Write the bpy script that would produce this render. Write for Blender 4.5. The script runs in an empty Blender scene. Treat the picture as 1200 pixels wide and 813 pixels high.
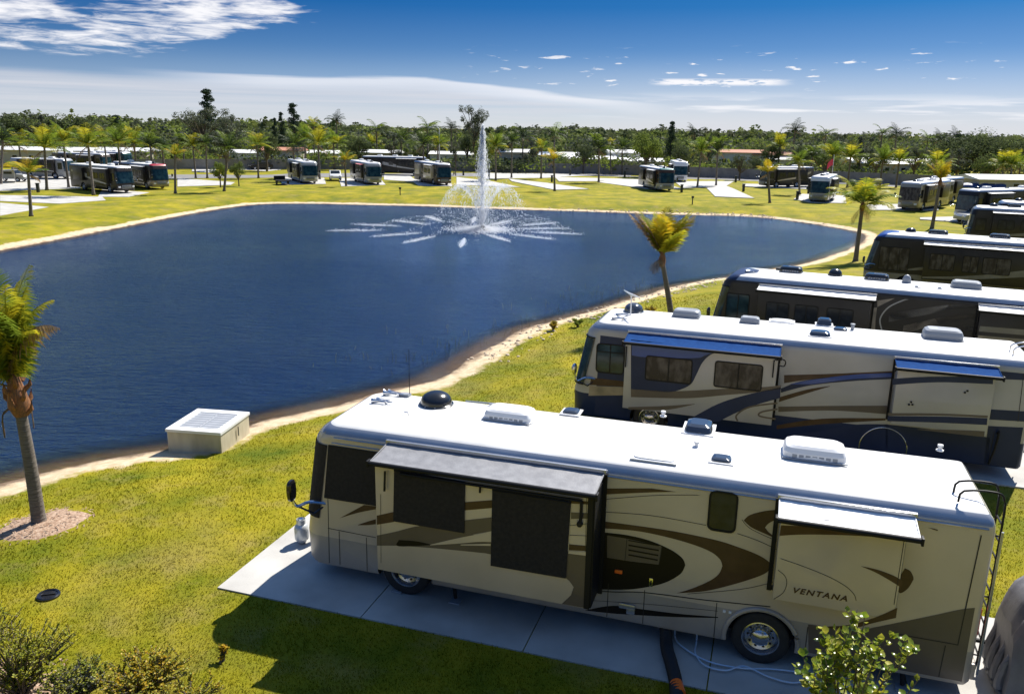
import bpy, bmesh, math, random
import numpy as np
from mathutils import Vector, Matrix
random.seed(7)
PI=math.pi; R=math.radians
scene=bpy.context.scene; COL=scene.collection
# ------------------------------------------------------------------ materials
def nodes_of(m):
    m.use_nodes=True; nt=m.node_tree; nt.nodes.clear(); return nt
def mat(name,col,rough=.6,metal=0.,col2=None,nscale=6.,bump=0.,bscale=40.,coat=0.,spec=.5,trans=0.,stretch=None,contrast=(.35,.65),detail=4.):
    m=bpy.data.materials.new(name); nt=nodes_of(m); N=nt.nodes; K=nt.links
    out=N.new('ShaderNodeOutputMaterial'); b=N.new('ShaderNodeBsdfPrincipled')
    b.inputs['Base Color'].default_value=(*col,1); b.inputs['Roughness'].default_value=rough; b.inputs['Metallic'].default_value=metal
    b.inputs['Coat Weight'].default_value=coat; b.inputs['Coat Roughness'].default_value=.05; b.inputs['Specular IOR Level'].default_value=spec
    tc=N.new('ShaderNodeTexCoord'); src=tc.outputs['Object']
    if stretch:
        mp=N.new('ShaderNodeMapping'); mp.inputs['Scale'].default_value=stretch; K.new(src,mp.inputs[0]); src=mp.outputs[0]
    if col2:
        n=N.new('ShaderNodeTexNoise'); n.inputs['Scale'].default_value=nscale; n.inputs['Detail'].default_value=detail; K.new(src,n.inputs['Vector'])
        r=N.new('ShaderNodeValToRGB'); r.color_ramp.elements[0].position=contrast[0]; r.color_ramp.elements[1].position=contrast[1]
        r.color_ramp.elements[0].color=(*col,1); r.color_ramp.elements[1].color=(*col2,1)
        K.new(n.outputs[0],r.inputs[0]); K.new(r.outputs[0],b.inputs['Base Color'])
    if bump:
        n2=N.new('ShaderNodeTexNoise'); n2.inputs['Scale'].default_value=bscale; n2.inputs['Detail'].default_value=5; K.new(src,n2.inputs['Vector'])
        bp=N.new('ShaderNodeBump'); bp.inputs['Strength'].default_value=bump; bp.inputs['Distance'].default_value=.02
        K.new(n2.outputs[0],bp.inputs['Height']); K.new(bp.outputs[0],b.inputs['Normal'])
    last=b.outputs[0]
    if trans>0:
        t=N.new('ShaderNodeBsdfTranslucent'); mx=N.new('ShaderNodeMixShader'); mx.inputs[0].default_value=trans
        if col2: K.new(r.outputs[0],t.inputs[0])
        else: t.inputs[0].default_value=(*col,1)
        K.new(b.outputs[0],mx.inputs[1]); K.new(t.outputs[0],mx.inputs[2]); last=mx.outputs[0]
    K.new(last,out.inputs[0]); return m
M={}
def dm(k,*a,**kw): M[k]=mat(k,*a,**kw)
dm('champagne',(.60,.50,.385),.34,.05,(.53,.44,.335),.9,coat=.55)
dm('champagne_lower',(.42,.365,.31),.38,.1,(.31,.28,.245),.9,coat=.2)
dm('taupe_dark',(.095,.075,.065),.42,.05,(.12,.095,.08),1.2,coat=.15)
dm('brown_gloss',(.062,.032,.018),.4,0.,(.085,.045,.026),3.,coat=.12,spec=.3)
dm('black_gloss',(.010,.008,.007),.38,0.,spec=.2)
dm('silver_paint',(.43,.42,.415),.33,.1,(.37,.36,.355),.8,coat=.25)
dm('navy',(.012,.024,.07),.36,.0,(.018,.032,.085),1.,spec=.3)
dm('blue_gloss',(.012,.06,.30),.3,.05,coat=.4)
dm('blue_fabric',(.012,.055,.19),.9,0.,(.010,.045,.16),8.,spec=.05)
dm('charcoal_paint',(.022,.019,.018),.3,.0,(.032,.028,.026),1.5,spec=.35)
dm('graphite',(.22,.205,.20),.34,.1,(.15,.14,.135),1.5,coat=.6)
dm('warm_grey',(.36,.30,.24),.35,.15,(.18,.155,.13),1.5,coat=.6)
dm('roof_white',(.74,.74,.73),.45,0.,(.56,.55,.53),1.3,contrast=(.3,.75),bump=.05,bscale=30)
dm('cap_silver',(.42,.43,.46),.25,.6,(.36,.37,.40),2.,coat=.6)
dm('trim_black',(.010,.010,.011),.55,spec=.25)
dm('seam',(.02,.018,.016),.6)
dm('rubber',(.014,.014,.015),.75,0.,(.022,.022,.022),12.)
dm('chrome',(.62,.63,.66),.2,1.)
dm('alloy',(.5,.51,.54),.22,.95,bump=.05)
dm('screen_black',(.012,.010,.010),.85,0.,(.022,.018,.017),14.,bump=.3,bscale=160)
dm('awning_grey',(.20,.20,.21),.5,.1,(.26,.26,.27),5.,bump=.15,bscale=30)
dm('awning_white',(.82,.82,.82),.6,0.,(.74,.74,.74),6.)
dm('glass_dark',(.010,.014,.018),.12,0.,(.03,.035,.04),3.,spec=.4,contrast=(.45,.7))
dm('glass_sky',(.008,.025,.035),.09,0.,(.03,.07,.085),2.,spec=.5,contrast=(.42,.7))
dm('glass_blind',(.035,.028,.026),.25,0.,(.11,.095,.085),4.,spec=.3,stretch=(1,1,.5),contrast=(.42,.62))
dm('plastic_white',(.76,.76,.76),.35)
dm('plastic_grey',(.28,.30,.33),.45)
dm('plastic_black',(.012,.012,.013),.22,coat=.5)
dm('smoke_dome',(.05,.06,.08),.12,.2,coat=1.)
dm('orange_lens',(.9,.16,.02),.3)
dm('red_lens',(.6,.01,.01),.3)
dm('concrete',(.50,.49,.46),.85,0.,(.36,.345,.32),.9,bump=.25,bscale=50,contrast=(.3,.7))
dm('concrete_box',(.60,.54,.40),.85,0.,(.44,.38,.27),2.5,bump=.2,bscale=30,stretch=(1,1,.3))
dm('mesh_grey',(.50,.52,.55),.5,.2,(.40,.42,.45),90.)
dm('road',(.16,.155,.155),.9,0.,(.22,.215,.21),.6,bump=.2)
dm('mulch',(.26,.15,.09),.9,0.,(.48,.35,.25),14.,bump=1.,bscale=60)
dm('bark_palm',(.20,.17,.14),.85,0.,(.10,.085,.07),9.,bump=.6,bscale=30,stretch=(.5,.5,5.))
dm('bark_shaft',(.32,.13,.04),.75,0.,(.12,.06,.03),12.,bump=.5,stretch=(3,3,.6))
dm('bark',(.09,.07,.055),.9,0.,(.16,.13,.10),8.,bump=.5)
dm('frond',(0.188,0.250,0.025),.45,0.,(0.100,0.163,0.022),2.,trans=.5,spec=.15)
dm('frond_yellow',(0.504,0.432,0.024),.45,0.,(0.240,0.288,0.024),2.5,trans=.5,spec=.15)
dm('frond_gold',(.62,.42,.02),.45,0.,(.30,.28,.02),3.,trans=.5,spec=.15)
dm('frond_dead',(.36,.24,.11),.8,0.,(.20,.13,.06),4.,trans=.3)
dm('frond_dark',(.035,.06,.022),.5,0.,(.02,.035,.015),3.,trans=.25,spec=.15)
dm('leaf_dark',(0.062,0.085,0.036),.9,0.,(0.118,0.138,0.058),.35,trans=.3,spec=.05)
dm('leaf_mid',(0.122,0.163,0.048),.9,0.,(0.195,0.227,0.073),.4,trans=.25,spec=.05)
dm('leaf_grey',(0.169,0.178,0.127),.9,0.,(0.075,0.094,0.051),.4,trans=.2,spec=.05)
dm('leaf_bright',(0.211,0.260,0.049),.9,0.,(0.130,0.179,0.033),.5,trans=.35,spec=.05)
dm('leaf_pine',(0.029,0.052,0.031),.9,0.,(0.058,0.085,0.046),.6,trans=.12,spec=.05)
dm('leaf_gloss',(.12,.19,.02),.25,0.,(.30,.33,.03),7.,trans=.45,contrast=(.4,.6))
dm('leaf_shrub',(.22,.27,.025),.6,0.,(.46,.42,.05),9.,trans=.4)
dm('leaf_purple',(0.045,0.053,0.030),.5,0.,(0.105,0.105,0.075),9.,trans=.25)
dm('leaf_gold',(.62,.42,.03),.45,0.,(.25,.24,.02),7.,trans=.45,contrast=(.4,.6))
dm('cover_cloth',(.15,.15,.165),.55,.1,(.20,.20,.22),3.,bump=.5,bscale=7)
dm('cover_cloth_dark',(.045,.045,.052),.6,0.,(.065,.065,.07),4.,bump=.3,bscale=9)
dm('gas_steel',(.55,.58,.6),.3,.3)
dm('hose_black',(.012,.010,.012),.5,0.,bump=.4,bscale=60)
dm('hose_white',(.55,.65,.75),.4)
dm('fence_grey',(.20,.19,.185),.85,0.,(.26,.25,.24),1.)
dm('house_white',(.72,.72,.70),.7,0.,(.6,.6,.58),1.)
dm('house_cream',(.5,.46,.38),.8)
dm('house_roof',(.78,.78,.77),.6,0.,(.66,.66,.65),.6)
dm('roof_orange',(.45,.2,.12),.8,0.,(.36,.15,.09),2.)
dm('tarp_blue',(.01,.04,.16),.5)
dm('red_paint',(.35,.012,.02),.3,.1,coat=.6)
dm('teal_paint',(.01,.13,.12),.3,.1,coat=.6)
dm('green_paint',(.01,.05,.035),.3,.1,coat=.6)
dm('beige_paint',(.34,.30,.24),.35,.2,coat=.5)
dm('white_paint',(.74,.74,.74),.35,0.,coat=.4)
dm('grey_paint',(.30,.31,.32),.35,.3,coat=.4)
dm('pink_fabric',(.65,.12,.14),.7,0.,(.6,.3,.3),2.)
dm('flag_red',(.6,.05,.08),.7)
dm('lamp_post',(.6,.6,.6),.5)
dm('post_dark',(.03,.035,.03),.6)
dm('rock',(.42,.36,.29),.9,0.,(.62,.50,.36),4.,bump=.6,bscale=12)
dm('reed',(.10,.09,.05),.8,0.,(.17,.15,.07),3.)
dm('dry_plant',(.38,.26,.06),.8,0.,(.2,.2,.04),4.,trans=.3)

def water_spray_mat():
    m=bpy.data.materials.new('water_spray'); nt=nodes_of(m); N=nt.nodes; K=nt.links
    o=N.new('ShaderNodeOutputMaterial'); d=N.new('ShaderNodeBsdfDiffuse'); d.inputs[0].default_value=(.9,.92,.95,1)
    tl=N.new('ShaderNodeBsdfTranslucent'); tl.inputs[0].default_value=(.9,.92,.95,1); m1=N.new('ShaderNodeMixShader'); m1.inputs[0].default_value=.6
    t=N.new('ShaderNodeBsdfTransparent'); mx=N.new('ShaderNodeMixShader'); mx.inputs[0].default_value=.38
    K.new(d.outputs[0],m1.inputs[1]); K.new(tl.outputs[0],m1.inputs[2]); K.new(t.outputs[0],mx.inputs[1]); K.new(m1.outputs[0],mx.inputs[2]); K.new(mx.outputs[0],o.inputs[0]); return m
M['spray']=water_spray_mat()
def glass_mat():
    m=bpy.data.materials.new('cab_glass'); nt=nodes_of(m); N=nt.nodes; K=nt.links
    o=N.new('ShaderNodeOutputMaterial'); g=N.new('ShaderNodeBsdfGlossy'); g.inputs[1].default_value=.03
    t=N.new('ShaderNodeBsdfTransparent'); t.inputs[0].default_value=(.6,.68,.68,1); f=N.new('ShaderNodeFresnel'); f.inputs[0].default_value=1.6; mx=N.new('ShaderNodeMixShader')
    K.new(f.outputs[0],mx.inputs[0]); K.new(t.outputs[0],mx.inputs[1]); K.new(g.outputs[0],mx.inputs[2]); K.new(mx.outputs[0],o.inputs[0]); return m
M['cab_glass']=glass_mat()
# ------------------------------------------------------------------ mesh builder
class MB:
    def __init__(s): s.v=[]; s.f=[]; s.m=[]; s.ms=[]
    def mi(s,k):
        if k not in s.ms: s.ms.append(k)
        return s.ms.index(k)
    def add(s,vs,fs,k):
        o=len(s.v); i=s.mi(k); s.v+= [tuple(p) for p in vs]
        for f in fs: s.f.append(tuple(a+o for a in f)); s.m.append(i)
        return s
    def box(s,c,d,k,ch=0.,rot=0.):
        hx,hy,hz=d[0]/2,d[1]/2,d[2]/2; ca,sa=math.cos(rot),math.sin(rot)
        def T(x,y,z): return (c[0]+x*ca-y*sa,c[1]+x*sa+y*ca,c[2]+z)
        if ch<=0:
            vs=[T(x*hx,y*hy,z*hz) for z in (-1,1) for y in (-1,1) for x in (-1,1)]
            return s.add(vs,[(0,2,3,1),(4,5,7,6),(0,1,5,4),(2,6,7,3),(0,4,6,2),(1,3,7,5)],k)
        bm=bmesh.new(); bmesh.ops.create_cube(bm,size=1.)
        for v in bm.verts: v.co=Vector((v.co.x*d[0],v.co.y*d[1],v.co.z*d[2]))
        bmesh.ops.bevel(bm,geom=bm.edges[:],offset=ch,segments=2,affect='EDGES',profile=.6)
        bm.verts.index_update()
        s.add([T(*v.co) for v in bm.verts],[tuple(v.index for v in f.verts) for f in bm.faces],k); bm.free(); return s
    def tube(s,pts,r,k,seg=8,caps=True):
        P=[Vector(p) for p in pts]; n=len(P); rs=r if isinstance(r,(list,tuple)) else [r]*n; vs=[];fs=[]
        up=Vector((0,0,1)); 
        for i,p in enumerate(P):
            d=(P[min(i+1,n-1)]-P[max(i-1,0)]).normalized(); a=up if abs(d.dot(up))<.95 else Vector((1,0,0))
            x=d.cross(a).normalized(); y=x.cross(d)
            for j in range(seg):
                t=2*PI*j/seg; vs.append(p+(x*math.cos(t)+y*math.sin(t))*rs[i])
        for i in range(n-1):
            for j in range(seg): fs.append((i*seg+j,i*seg+(j+1)%seg,(i+1)*seg+(j+1)%seg,(i+1)*seg+j))
        if caps: fs.append(tuple(range(seg-1,-1,-1))); fs.append(tuple(range((n-1)*seg,n*seg)))
        return s.add(vs,fs,k)
    def lathe(s,prof,c,k,seg=24,axis='z',close=True):
        vs=[];fs=[];n=len(prof)
        for r,h in prof:
            for j in range(seg):
                t=2*PI*j/seg; a,b=r*math.cos(t),r*math.sin(t)
                vs.append({'z':(c[0]+a,c[1]+b,c[2]+h),'y':(c[0]+a,c[1]+h,c[2]+b)}[axis])
        for i in range(n-1):
            for j in range(seg):
                q=(i*seg+j,i*seg+(j+1)%seg,(i+1)*seg+(j+1)%seg,(i+1)*seg+j); fs.append(q if axis=='z' else q[::-1])
        if close: fs.append(tuple(range((n-1)*seg,n*seg)) if axis=='z' else tuple(range((n-1)*seg,n*seg))[::-1])
        return s.add(vs,fs,k)
    def build(s,name,parent=None,smooth=35,share=None):
        me=bpy.data.meshes.new(name); me.from_pydata(s.v,[],s.f); 
        for k in s.ms: me.materials.append(M[k])
        me.polygons.foreach_set('material_index',s.m)
        if smooth: me.polygons.foreach_set('use_smooth',[True]*len(s.f)); me.set_sharp_from_angle(angle=R(smooth))
        me.update(); return link(name,me,parent)
def link(name,me,parent=None):
    o=bpy.data.objects.new(name,me); COL.objects.link(o)
    if parent: o.parent=parent
    return o
def npmesh(name,V,F,k,parent=None,smooth=False):
    V=np.asarray(V,dtype=np.float32); F=np.asarray(F,dtype=np.int32); me=bpy.data.meshes.new(name)
    n=F.shape[1]; me.vertices.add(len(V)); me.vertices.foreach_set('co',V.ravel()); me.loops.add(F.size); me.loops.foreach_set('vertex_index',F.ravel())
    me.polygons.add(len(F)); me.polygons.foreach_set('loop_start',np.arange(0,F.size,n,dtype=np.int32)); me.polygons.foreach_set('loop_total',np.full(len(F),n,dtype=np.int32))
    if smooth: me.polygons.foreach_set('use_smooth',np.ones(len(F),dtype=bool))
    me.update(calc_edges=True); me.materials.append(M[k] if isinstance(k,str) else k)
    return link(name,me,parent)
def tag(o,label=None,cat=None,group=None,kind=None):
    if label: o['label']=label
    if cat: o['category']=cat
    if group: o['group']=group
    if kind: o['kind']=kind
    return o
def thing(name,label,cat,loc=(0,0,0),rz=0.,group=None):
    o=bpy.data.objects.new(name,None); COL.objects.link(o); o.location=loc; o.rotation_euler=(0,0,rz); o.empty_display_size=.3
    return tag(o,label,cat,group)
def crom(pts,n=6):
    if len(pts)<3: return [tuple(p) for p in pts]
    P=[pts[0]]+list(pts)+[pts[-1]]; out=[]
    for i in range(1,len(P)-2):
        p0,p1,p2,p3=[np.array(q,dtype=float) for q in P[i-1:i+3]]
        for j in range(n):
            t=j/n; out.append(tuple(.5*((2*p1)+(-p0+p2)*t+(2*p0-5*p1+4*p2-p3)*t*t+(-p0+3*p1-3*p2+p3)*t**3)))
    out.append(tuple(pts[-1])); return out
# ------------------------------------------------------------------ world, camera, sun
SUN_AZ,SUN_EL=R(38),R(50)
def build_world():
    w=bpy.data.worlds.new('World'); scene.world=w; w.use_nodes=True; nt=w.node_tree; nt.nodes.clear(); N=nt.nodes; K=nt.links
    out=N.new('ShaderNodeOutputWorld'); bg=N.new('ShaderNodeBackground'); K.new(bg.outputs[0],out.inputs[0]); bg.inputs[1].default_value=.10
    tc=N.new('ShaderNodeTexCoord'); sep=N.new('ShaderNodeSeparateXYZ'); K.new(tc.outputs['Generated'],sep.inputs[0])
    def ma(op,a,b=None,c=None):
        n=N.new('ShaderNodeMath'); n.operation=op
        for i,x in enumerate((a,b,c)):
            if x is None: continue
            if isinstance(x,(int,float)): n.inputs[i].default_value=x
            else: K.new(x,n.inputs[i])
        return n.outputs[0]
    def sm(x,a,b,inv=False):
        n=N.new('ShaderNodeMapRange'); n.interpolation_type='SMOOTHSTEP'; K.new(x,n.inputs[0]); n.inputs[1].default_value=a; n.inputs[2].default_value=b
        n.inputs[3].default_value=1. if inv else 0.; n.inputs[4].default_value=0. if inv else 1.; return n.outputs[0]
    X,Y,Z=sep.outputs
    # clear dry air: the blue deepens fast above the horizon
    zz=ma('ADD',ma('MULTIPLY',ma('MAXIMUM',Z,0.),3.6),.035)
    cv=N.new('ShaderNodeCombineXYZ'); K.new(X,cv.inputs[0]); K.new(Y,cv.inputs[1]); K.new(zz,cv.inputs[2])
    nv=N.new('ShaderNodeVectorMath'); nv.operation='NORMALIZE'; K.new(cv.outputs[0],nv.inputs[0])
    sky=N.new('ShaderNodeTexSky'); sky.sky_type='NISHITA'; sky.sun_disc=False; sky.sun_elevation=SUN_EL; sky.sun_rotation=SUN_AZ
    sky.altitude=0; sky.air_density=1.; sky.dust_density=.5; sky.ozone_density=2.5; K.new(nv.outputs[0],sky.inputs[0])
    gm=N.new('ShaderNodeHueSaturation'); gm.inputs['Saturation'].default_value=1.1; K.new(sky.outputs[0],gm.inputs['Color'])
    el=ma('MULTIPLY',ma('ARCSINE',Z),57.2958); az=ma('MULTIPLY',ma('ARCTAN2',X,Y),57.2958)
    # clear winter air: deep blue a few degrees up, paler at the horizon
    dk=N.new('ShaderNodeMix'); dk.data_type='RGBA'; dk.blend_type='MULTIPLY'; dk.inputs[0].default_value=1.; K.new(gm.outputs[0],dk.inputs[6])
    tr=N.new('ShaderNodeValToRGB'); te=tr.color_ramp.elements
    while len(te)<6: te.new(.5)
    for q,(p,c) in zip(te,((0.,(.42,.44,.46)),(.045,(.34,.42,.46)),(.095,(.055,.26,.42)),(.2,(.05,.24,.45)),(.42,(.55,.75,.9)),(.6,(1.,1.,.98)))): q.position=p; q.color=(*c,1)
    mre=N.new('ShaderNodeMapRange'); K.new(el,mre.inputs[0]); mre.inputs[1].default_value=0.; mre.inputs[2].default_value=80.; K.new(mre.outputs[0],tr.inputs[0]); K.new(tr.outputs[0],dk.inputs[7])
    def noise(sx,sy,det=6.,rough=.6,off=0.,dist=.0):
        c=N.new('ShaderNodeCombineXYZ'); K.new(ma('MULTIPLY',az,sx),c.inputs[0]); K.new(ma('MULTIPLY',el,sy),c.inputs[1]); c.inputs[2].default_value=off
        n=N.new('ShaderNodeTexNoise'); n.inputs['Scale'].default_value=1.; n.inputs['Detail'].default_value=det; n.inputs['Roughness'].default_value=rough; n.inputs['Distortion'].default_value=dist
        K.new(c.outputs[0],n.inputs['Vector']); return n.outputs[0]
    # ragged altocumulus, upper left
    low=ma('SUBTRACT',el,ma('ADD',ma('MULTIPLY',ma('MAXIMUM',ma('ADD',az,22.),0.),.27),3.5))
    e1=ma('MULTIPLY',ma('MULTIPLY',sm(low,0.,1.1),sm(el,7.3,8.3,True)),sm(az,-15.5,-10.5,True))
    n1=ma('ADD',ma('MULTIPLY',noise(.13,.9,9,.6,3.,.3),.68),ma('MULTIPLY',noise(.45,3.0,6,.6,13.,.8),.32))
    c1=ma('MULTIPLY',sm(ma('ADD',n1,ma('MULTIPLY',ma('SUBTRACT',e1,1.),.22)),.40,.58),sm(e1,0.,.15))
    # smooth veil above the horizon, lower towards the right
    vt=ma('SUBTRACT',el,ma('SUBTRACT',2.45,ma('MULTIPLY',ma('MAXIMUM',az,-6.),.085)))
    vn=noise(.05,.9,5,.5,9.)
    veil=sm(ma('ADD',vt,ma('MULTIPLY',ma('SUBTRACT',vn,.5),1.1)),-.9,.18,True)
    veil=ma('MULTIPLY',ma('MULTIPLY',veil,sm(az,2.,22.,True)),ma('ADD',.40,ma('MULTIPLY',noise(.05,2.6,7,.62,51.,.4),.85)))
    veil2=ma('MULTIPLY',sm(el,-.5,5.2,True),ma('ADD',.45,ma('MULTIPLY',sm(az,-12.,14.),.5)))
    # small puffs centre and right
    b2=ma('MULTIPLY',ma('MULTIPLY',sm(el,2.2,3.2),sm(el,4.2,5.4,True)),sm(az,-6.,4.))
    c2=ma('MULTIPLY',sm(noise(.55,3.0,5,.55,21.,.3),.615,.70),b2)
    # white bar
    b3=ma('MULTIPLY',ma('MULTIPLY',sm(el,2.75,2.95),sm(el,3.1,3.3,True)),ma('MULTIPLY',sm(az,8.5,10.),sm(az,16.,18.,True)))
    c3=ma('MULTIPLY',b3,sm(noise(.8,5.,5,.6,33.),.38,.5))
    soft=ma('MAXIMUM',ma('MULTIPLY',veil,.9),veil2)
    m0=N.new('ShaderNodeMix'); m0.data_type='RGBA'; K.new(soft,m0.inputs[0]); K.new(dk.outputs[2],m0.inputs[6]); m0.inputs[7].default_value=(3.75,3.8,4.1,1)
    streak=ma('MULTIPLY',ma('MULTIPLY',sm(ma('ADD',vt,ma('MULTIPLY',ma('SUBTRACT',vn,.5),1.1)),-1.0,-.15),sm(ma('ADD',vt,ma('MULTIPLY',ma('SUBTRACT',vn,.5),1.1)),-.1,.15,True)),ma('MULTIPLY',sm(az,-26.,-15.),sm(az,4.,12.,True)))
    hi=ma('MULTIPLY',ma('MULTIPLY',sm(el,.4,1.2),sm(el,1.3,2.6,True)),ma('MULTIPLY',sm(noise(.09,1.6,5,.55,71.),.48,.62),sm(az,2.,10.)))
    cl=ma('MAXIMUM',ma('MAXIMUM',c1,ma('MULTIPLY',streak,.65)),ma('MAXIMUM',ma('MAXIMUM',c2,c3),ma('MULTIPLY',hi,.8)))
    mx=N.new('ShaderNodeMix'); mx.data_type='RGBA'; K.new(cl,mx.inputs[0]); K.new(m0.outputs[2],mx.inputs[6]); mx.inputs[7].default_value=(5.0,5.0,5.2,1)
    K.new(mx.outputs[2],bg.inputs[0])
build_world()
sd=bpy.data.lights.new('sun','SUN'); sd.energy=4.4; sd.angle=R(.53); sd.color=(1,.95,.86)
so=bpy.data.objects.new('sun',sd); COL.objects.link(so)
sv=Vector((math.sin(SUN_AZ)*math.cos(SUN_EL),math.cos(SUN_AZ)*math.cos(SUN_EL),math.sin(SUN_EL))); so.rotation_euler=sv.to_track_quat('Z','Y').to_euler(); so.location=(20,30,60)
cd=bpy.data.cameras.new('camera'); cam=bpy.data.objects.new('camera',cd); COL.objects.link(cam); scene.camera=cam
cd.sensor_width=36.; cd.sensor_fit='HORIZONTAL'; cd.lens=968.34/1200*36; cd.clip_end=9000; cd.clip_start=.1
P_,RO=R(14.845),R(.928); fw=Vector((0,math.cos(P_),-math.sin(P_))); U_=Vector((0,math.sin(P_),math.cos(P_))); X_=Vector((1,0,0))
rt=X_*math.cos(RO)+U_*math.sin(RO); up=U_*math.cos(RO)-X_*math.sin(RO)
cam.matrix_world=Matrix(((rt.x,up.x,-fw.x,0),(rt.y,up.y,-fw.y,0),(rt.z,up.z,-fw.z,9.2817),(0,0,0,1)))
vs=scene.view_settings; vs.view_transform='Standard'; vs.look='None'; vs.gamma=1; vs.exposure=.95
scene.cycles.max_bounces=6; scene.cycles.transparent_max_bounces=24; scene.cycles.diffuse_bounces=3; scene.cycles.use_denoising=True
scene.cycles.sample_clamp_indirect=4
# ------------------------------------------------------------------ pond and terrain
WATER=-.8
POND=[(-14.6,21.7),(-13.9,22.7),(-12.7,23.6),(-11.3,24.3),(-9.9,25.1),(-9.1,27.0),(-6.8,29.0),(-5.3,30.5),(-3.4,32.3),(-1.9,35.6),(-1.0,38.2),(1.1,42.4),(3.9,45.7),(7.3,50.1),(11.5,55.4),(15.2,58.4),(19.3,62.1),(23.5,65.8),(27.9,71.4),(30.9,75.5),(34.1,80.6),(36.3,86.3),(35.6,91.0),(32.6,98.0),(29.5,101.8),(25.5,103.0),(21.0,103.2),(14.8,104.1),(7.6,105.6),(-0.9,106.8),(-9.6,108.6),(-20.5,109.6),(-29.,109.8),(-34.,106.4),(-36.7,96),(-38.5,82.6),(-39.6,72.7),(-40.8,65.2),(-42,52),(-44,38),(-42,25),(-36,17),(-27,15),(-19,18)]
POND=crom([POND[-1]]+POND+[POND[0]],3)[3:-4]
PN=np.array([p[:2] for p in POND])
def shore(x,y):
    """signed distance to the waterline, negative over the water"""
    x=np.asarray(x,dtype=float); y=np.asarray(y,dtype=float); d2=np.full(x.shape,1e18); ins=np.zeros(x.shape,dtype=bool); n=len(PN)
    for i in range(n):
        ax,ay=PN[i]; bx,by=PN[(i+1)%n]; ex,ey=bx-ax,by-ay; L2=ex*ex+ey*ey+1e-12
        t=np.clip(((x-ax)*ex+(y-ay)*ey)/L2,0,1); d2=np.minimum(d2,(x-ax-t*ex)**2+(y-ay-t*ey)**2)
        c=((ay>y)!=(by>y)); 
        with np.errstate(divide='ignore',invalid='ignore'): xi=ex*(y-ay)/(ey if abs(ey)>1e-12 else 1e-12)+ax
        ins^=(c&(x<xi))
    d=np.sqrt(d2); return np.where(ins,-d,d)
def wob(x,y,s,ph=0.):
    return (np.sin(x*s*1.3+y*s*.7+ph)+np.sin(x*s*-.8+y*s*1.7+1.3+ph*2)+np.sin(x*s*2.3-y*s*1.1+4.1)*.6)/2.6
def ss(t): t=np.clip(t,0,1); return t*t*(3-2*t)
def height(x,y):
    s=shore(x,y)+wob(np.asarray(x,dtype=float),np.asarray(y,dtype=float),.9)*.22
    out=WATER+.16*ss(s/1.1)+.64*ss((s-.5)/6.)
    ins=WATER+np.maximum(s*.16,-.9)+np.minimum(0,(s+4)*.25); ins=np.maximum(ins,-3.)
    z=np.where(s>0,out,ins); far=np.maximum(s-7,0)
    return z+np.minimum(far*.02,1.)*wob(np.asarray(x,dtype=float),np.asarray(y,dtype=float),.16)*.06
def ht(x,y): return float(height(np.array([x]),np.array([y]))[0])
def polar(r0,r1,nr,fine,coarse,half):
    rs=r0*(r1/r0)**(np.arange(nr+1)/nr)
    a=list(np.arange(-half,half,fine)); b=list(np.arange(half,360-half,coarse)); th=np.radians(90-np.array(a+b)); return rs,th
rs,th=polar(2.,4000.,330,.30,4.,42.)
RR,TT=np.meshgrid(rs,th,indexing='ij'); gx=(RR*np.cos(TT)).ravel(); gy=(RR*np.sin(TT)).ravel(); gz=height(gx,gy); nT=len(th)
I,J=np.meshgrid(np.arange(len(rs)-1),np.arange(nT),indexing='ij'); I=I.ravel();J=J.ravel();J2=(J+1)%nT
quads=np.stack([I*nT+J,I*nT+J2,(I+1)*nT+J2,(I+1)*nT+J],1)
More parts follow.
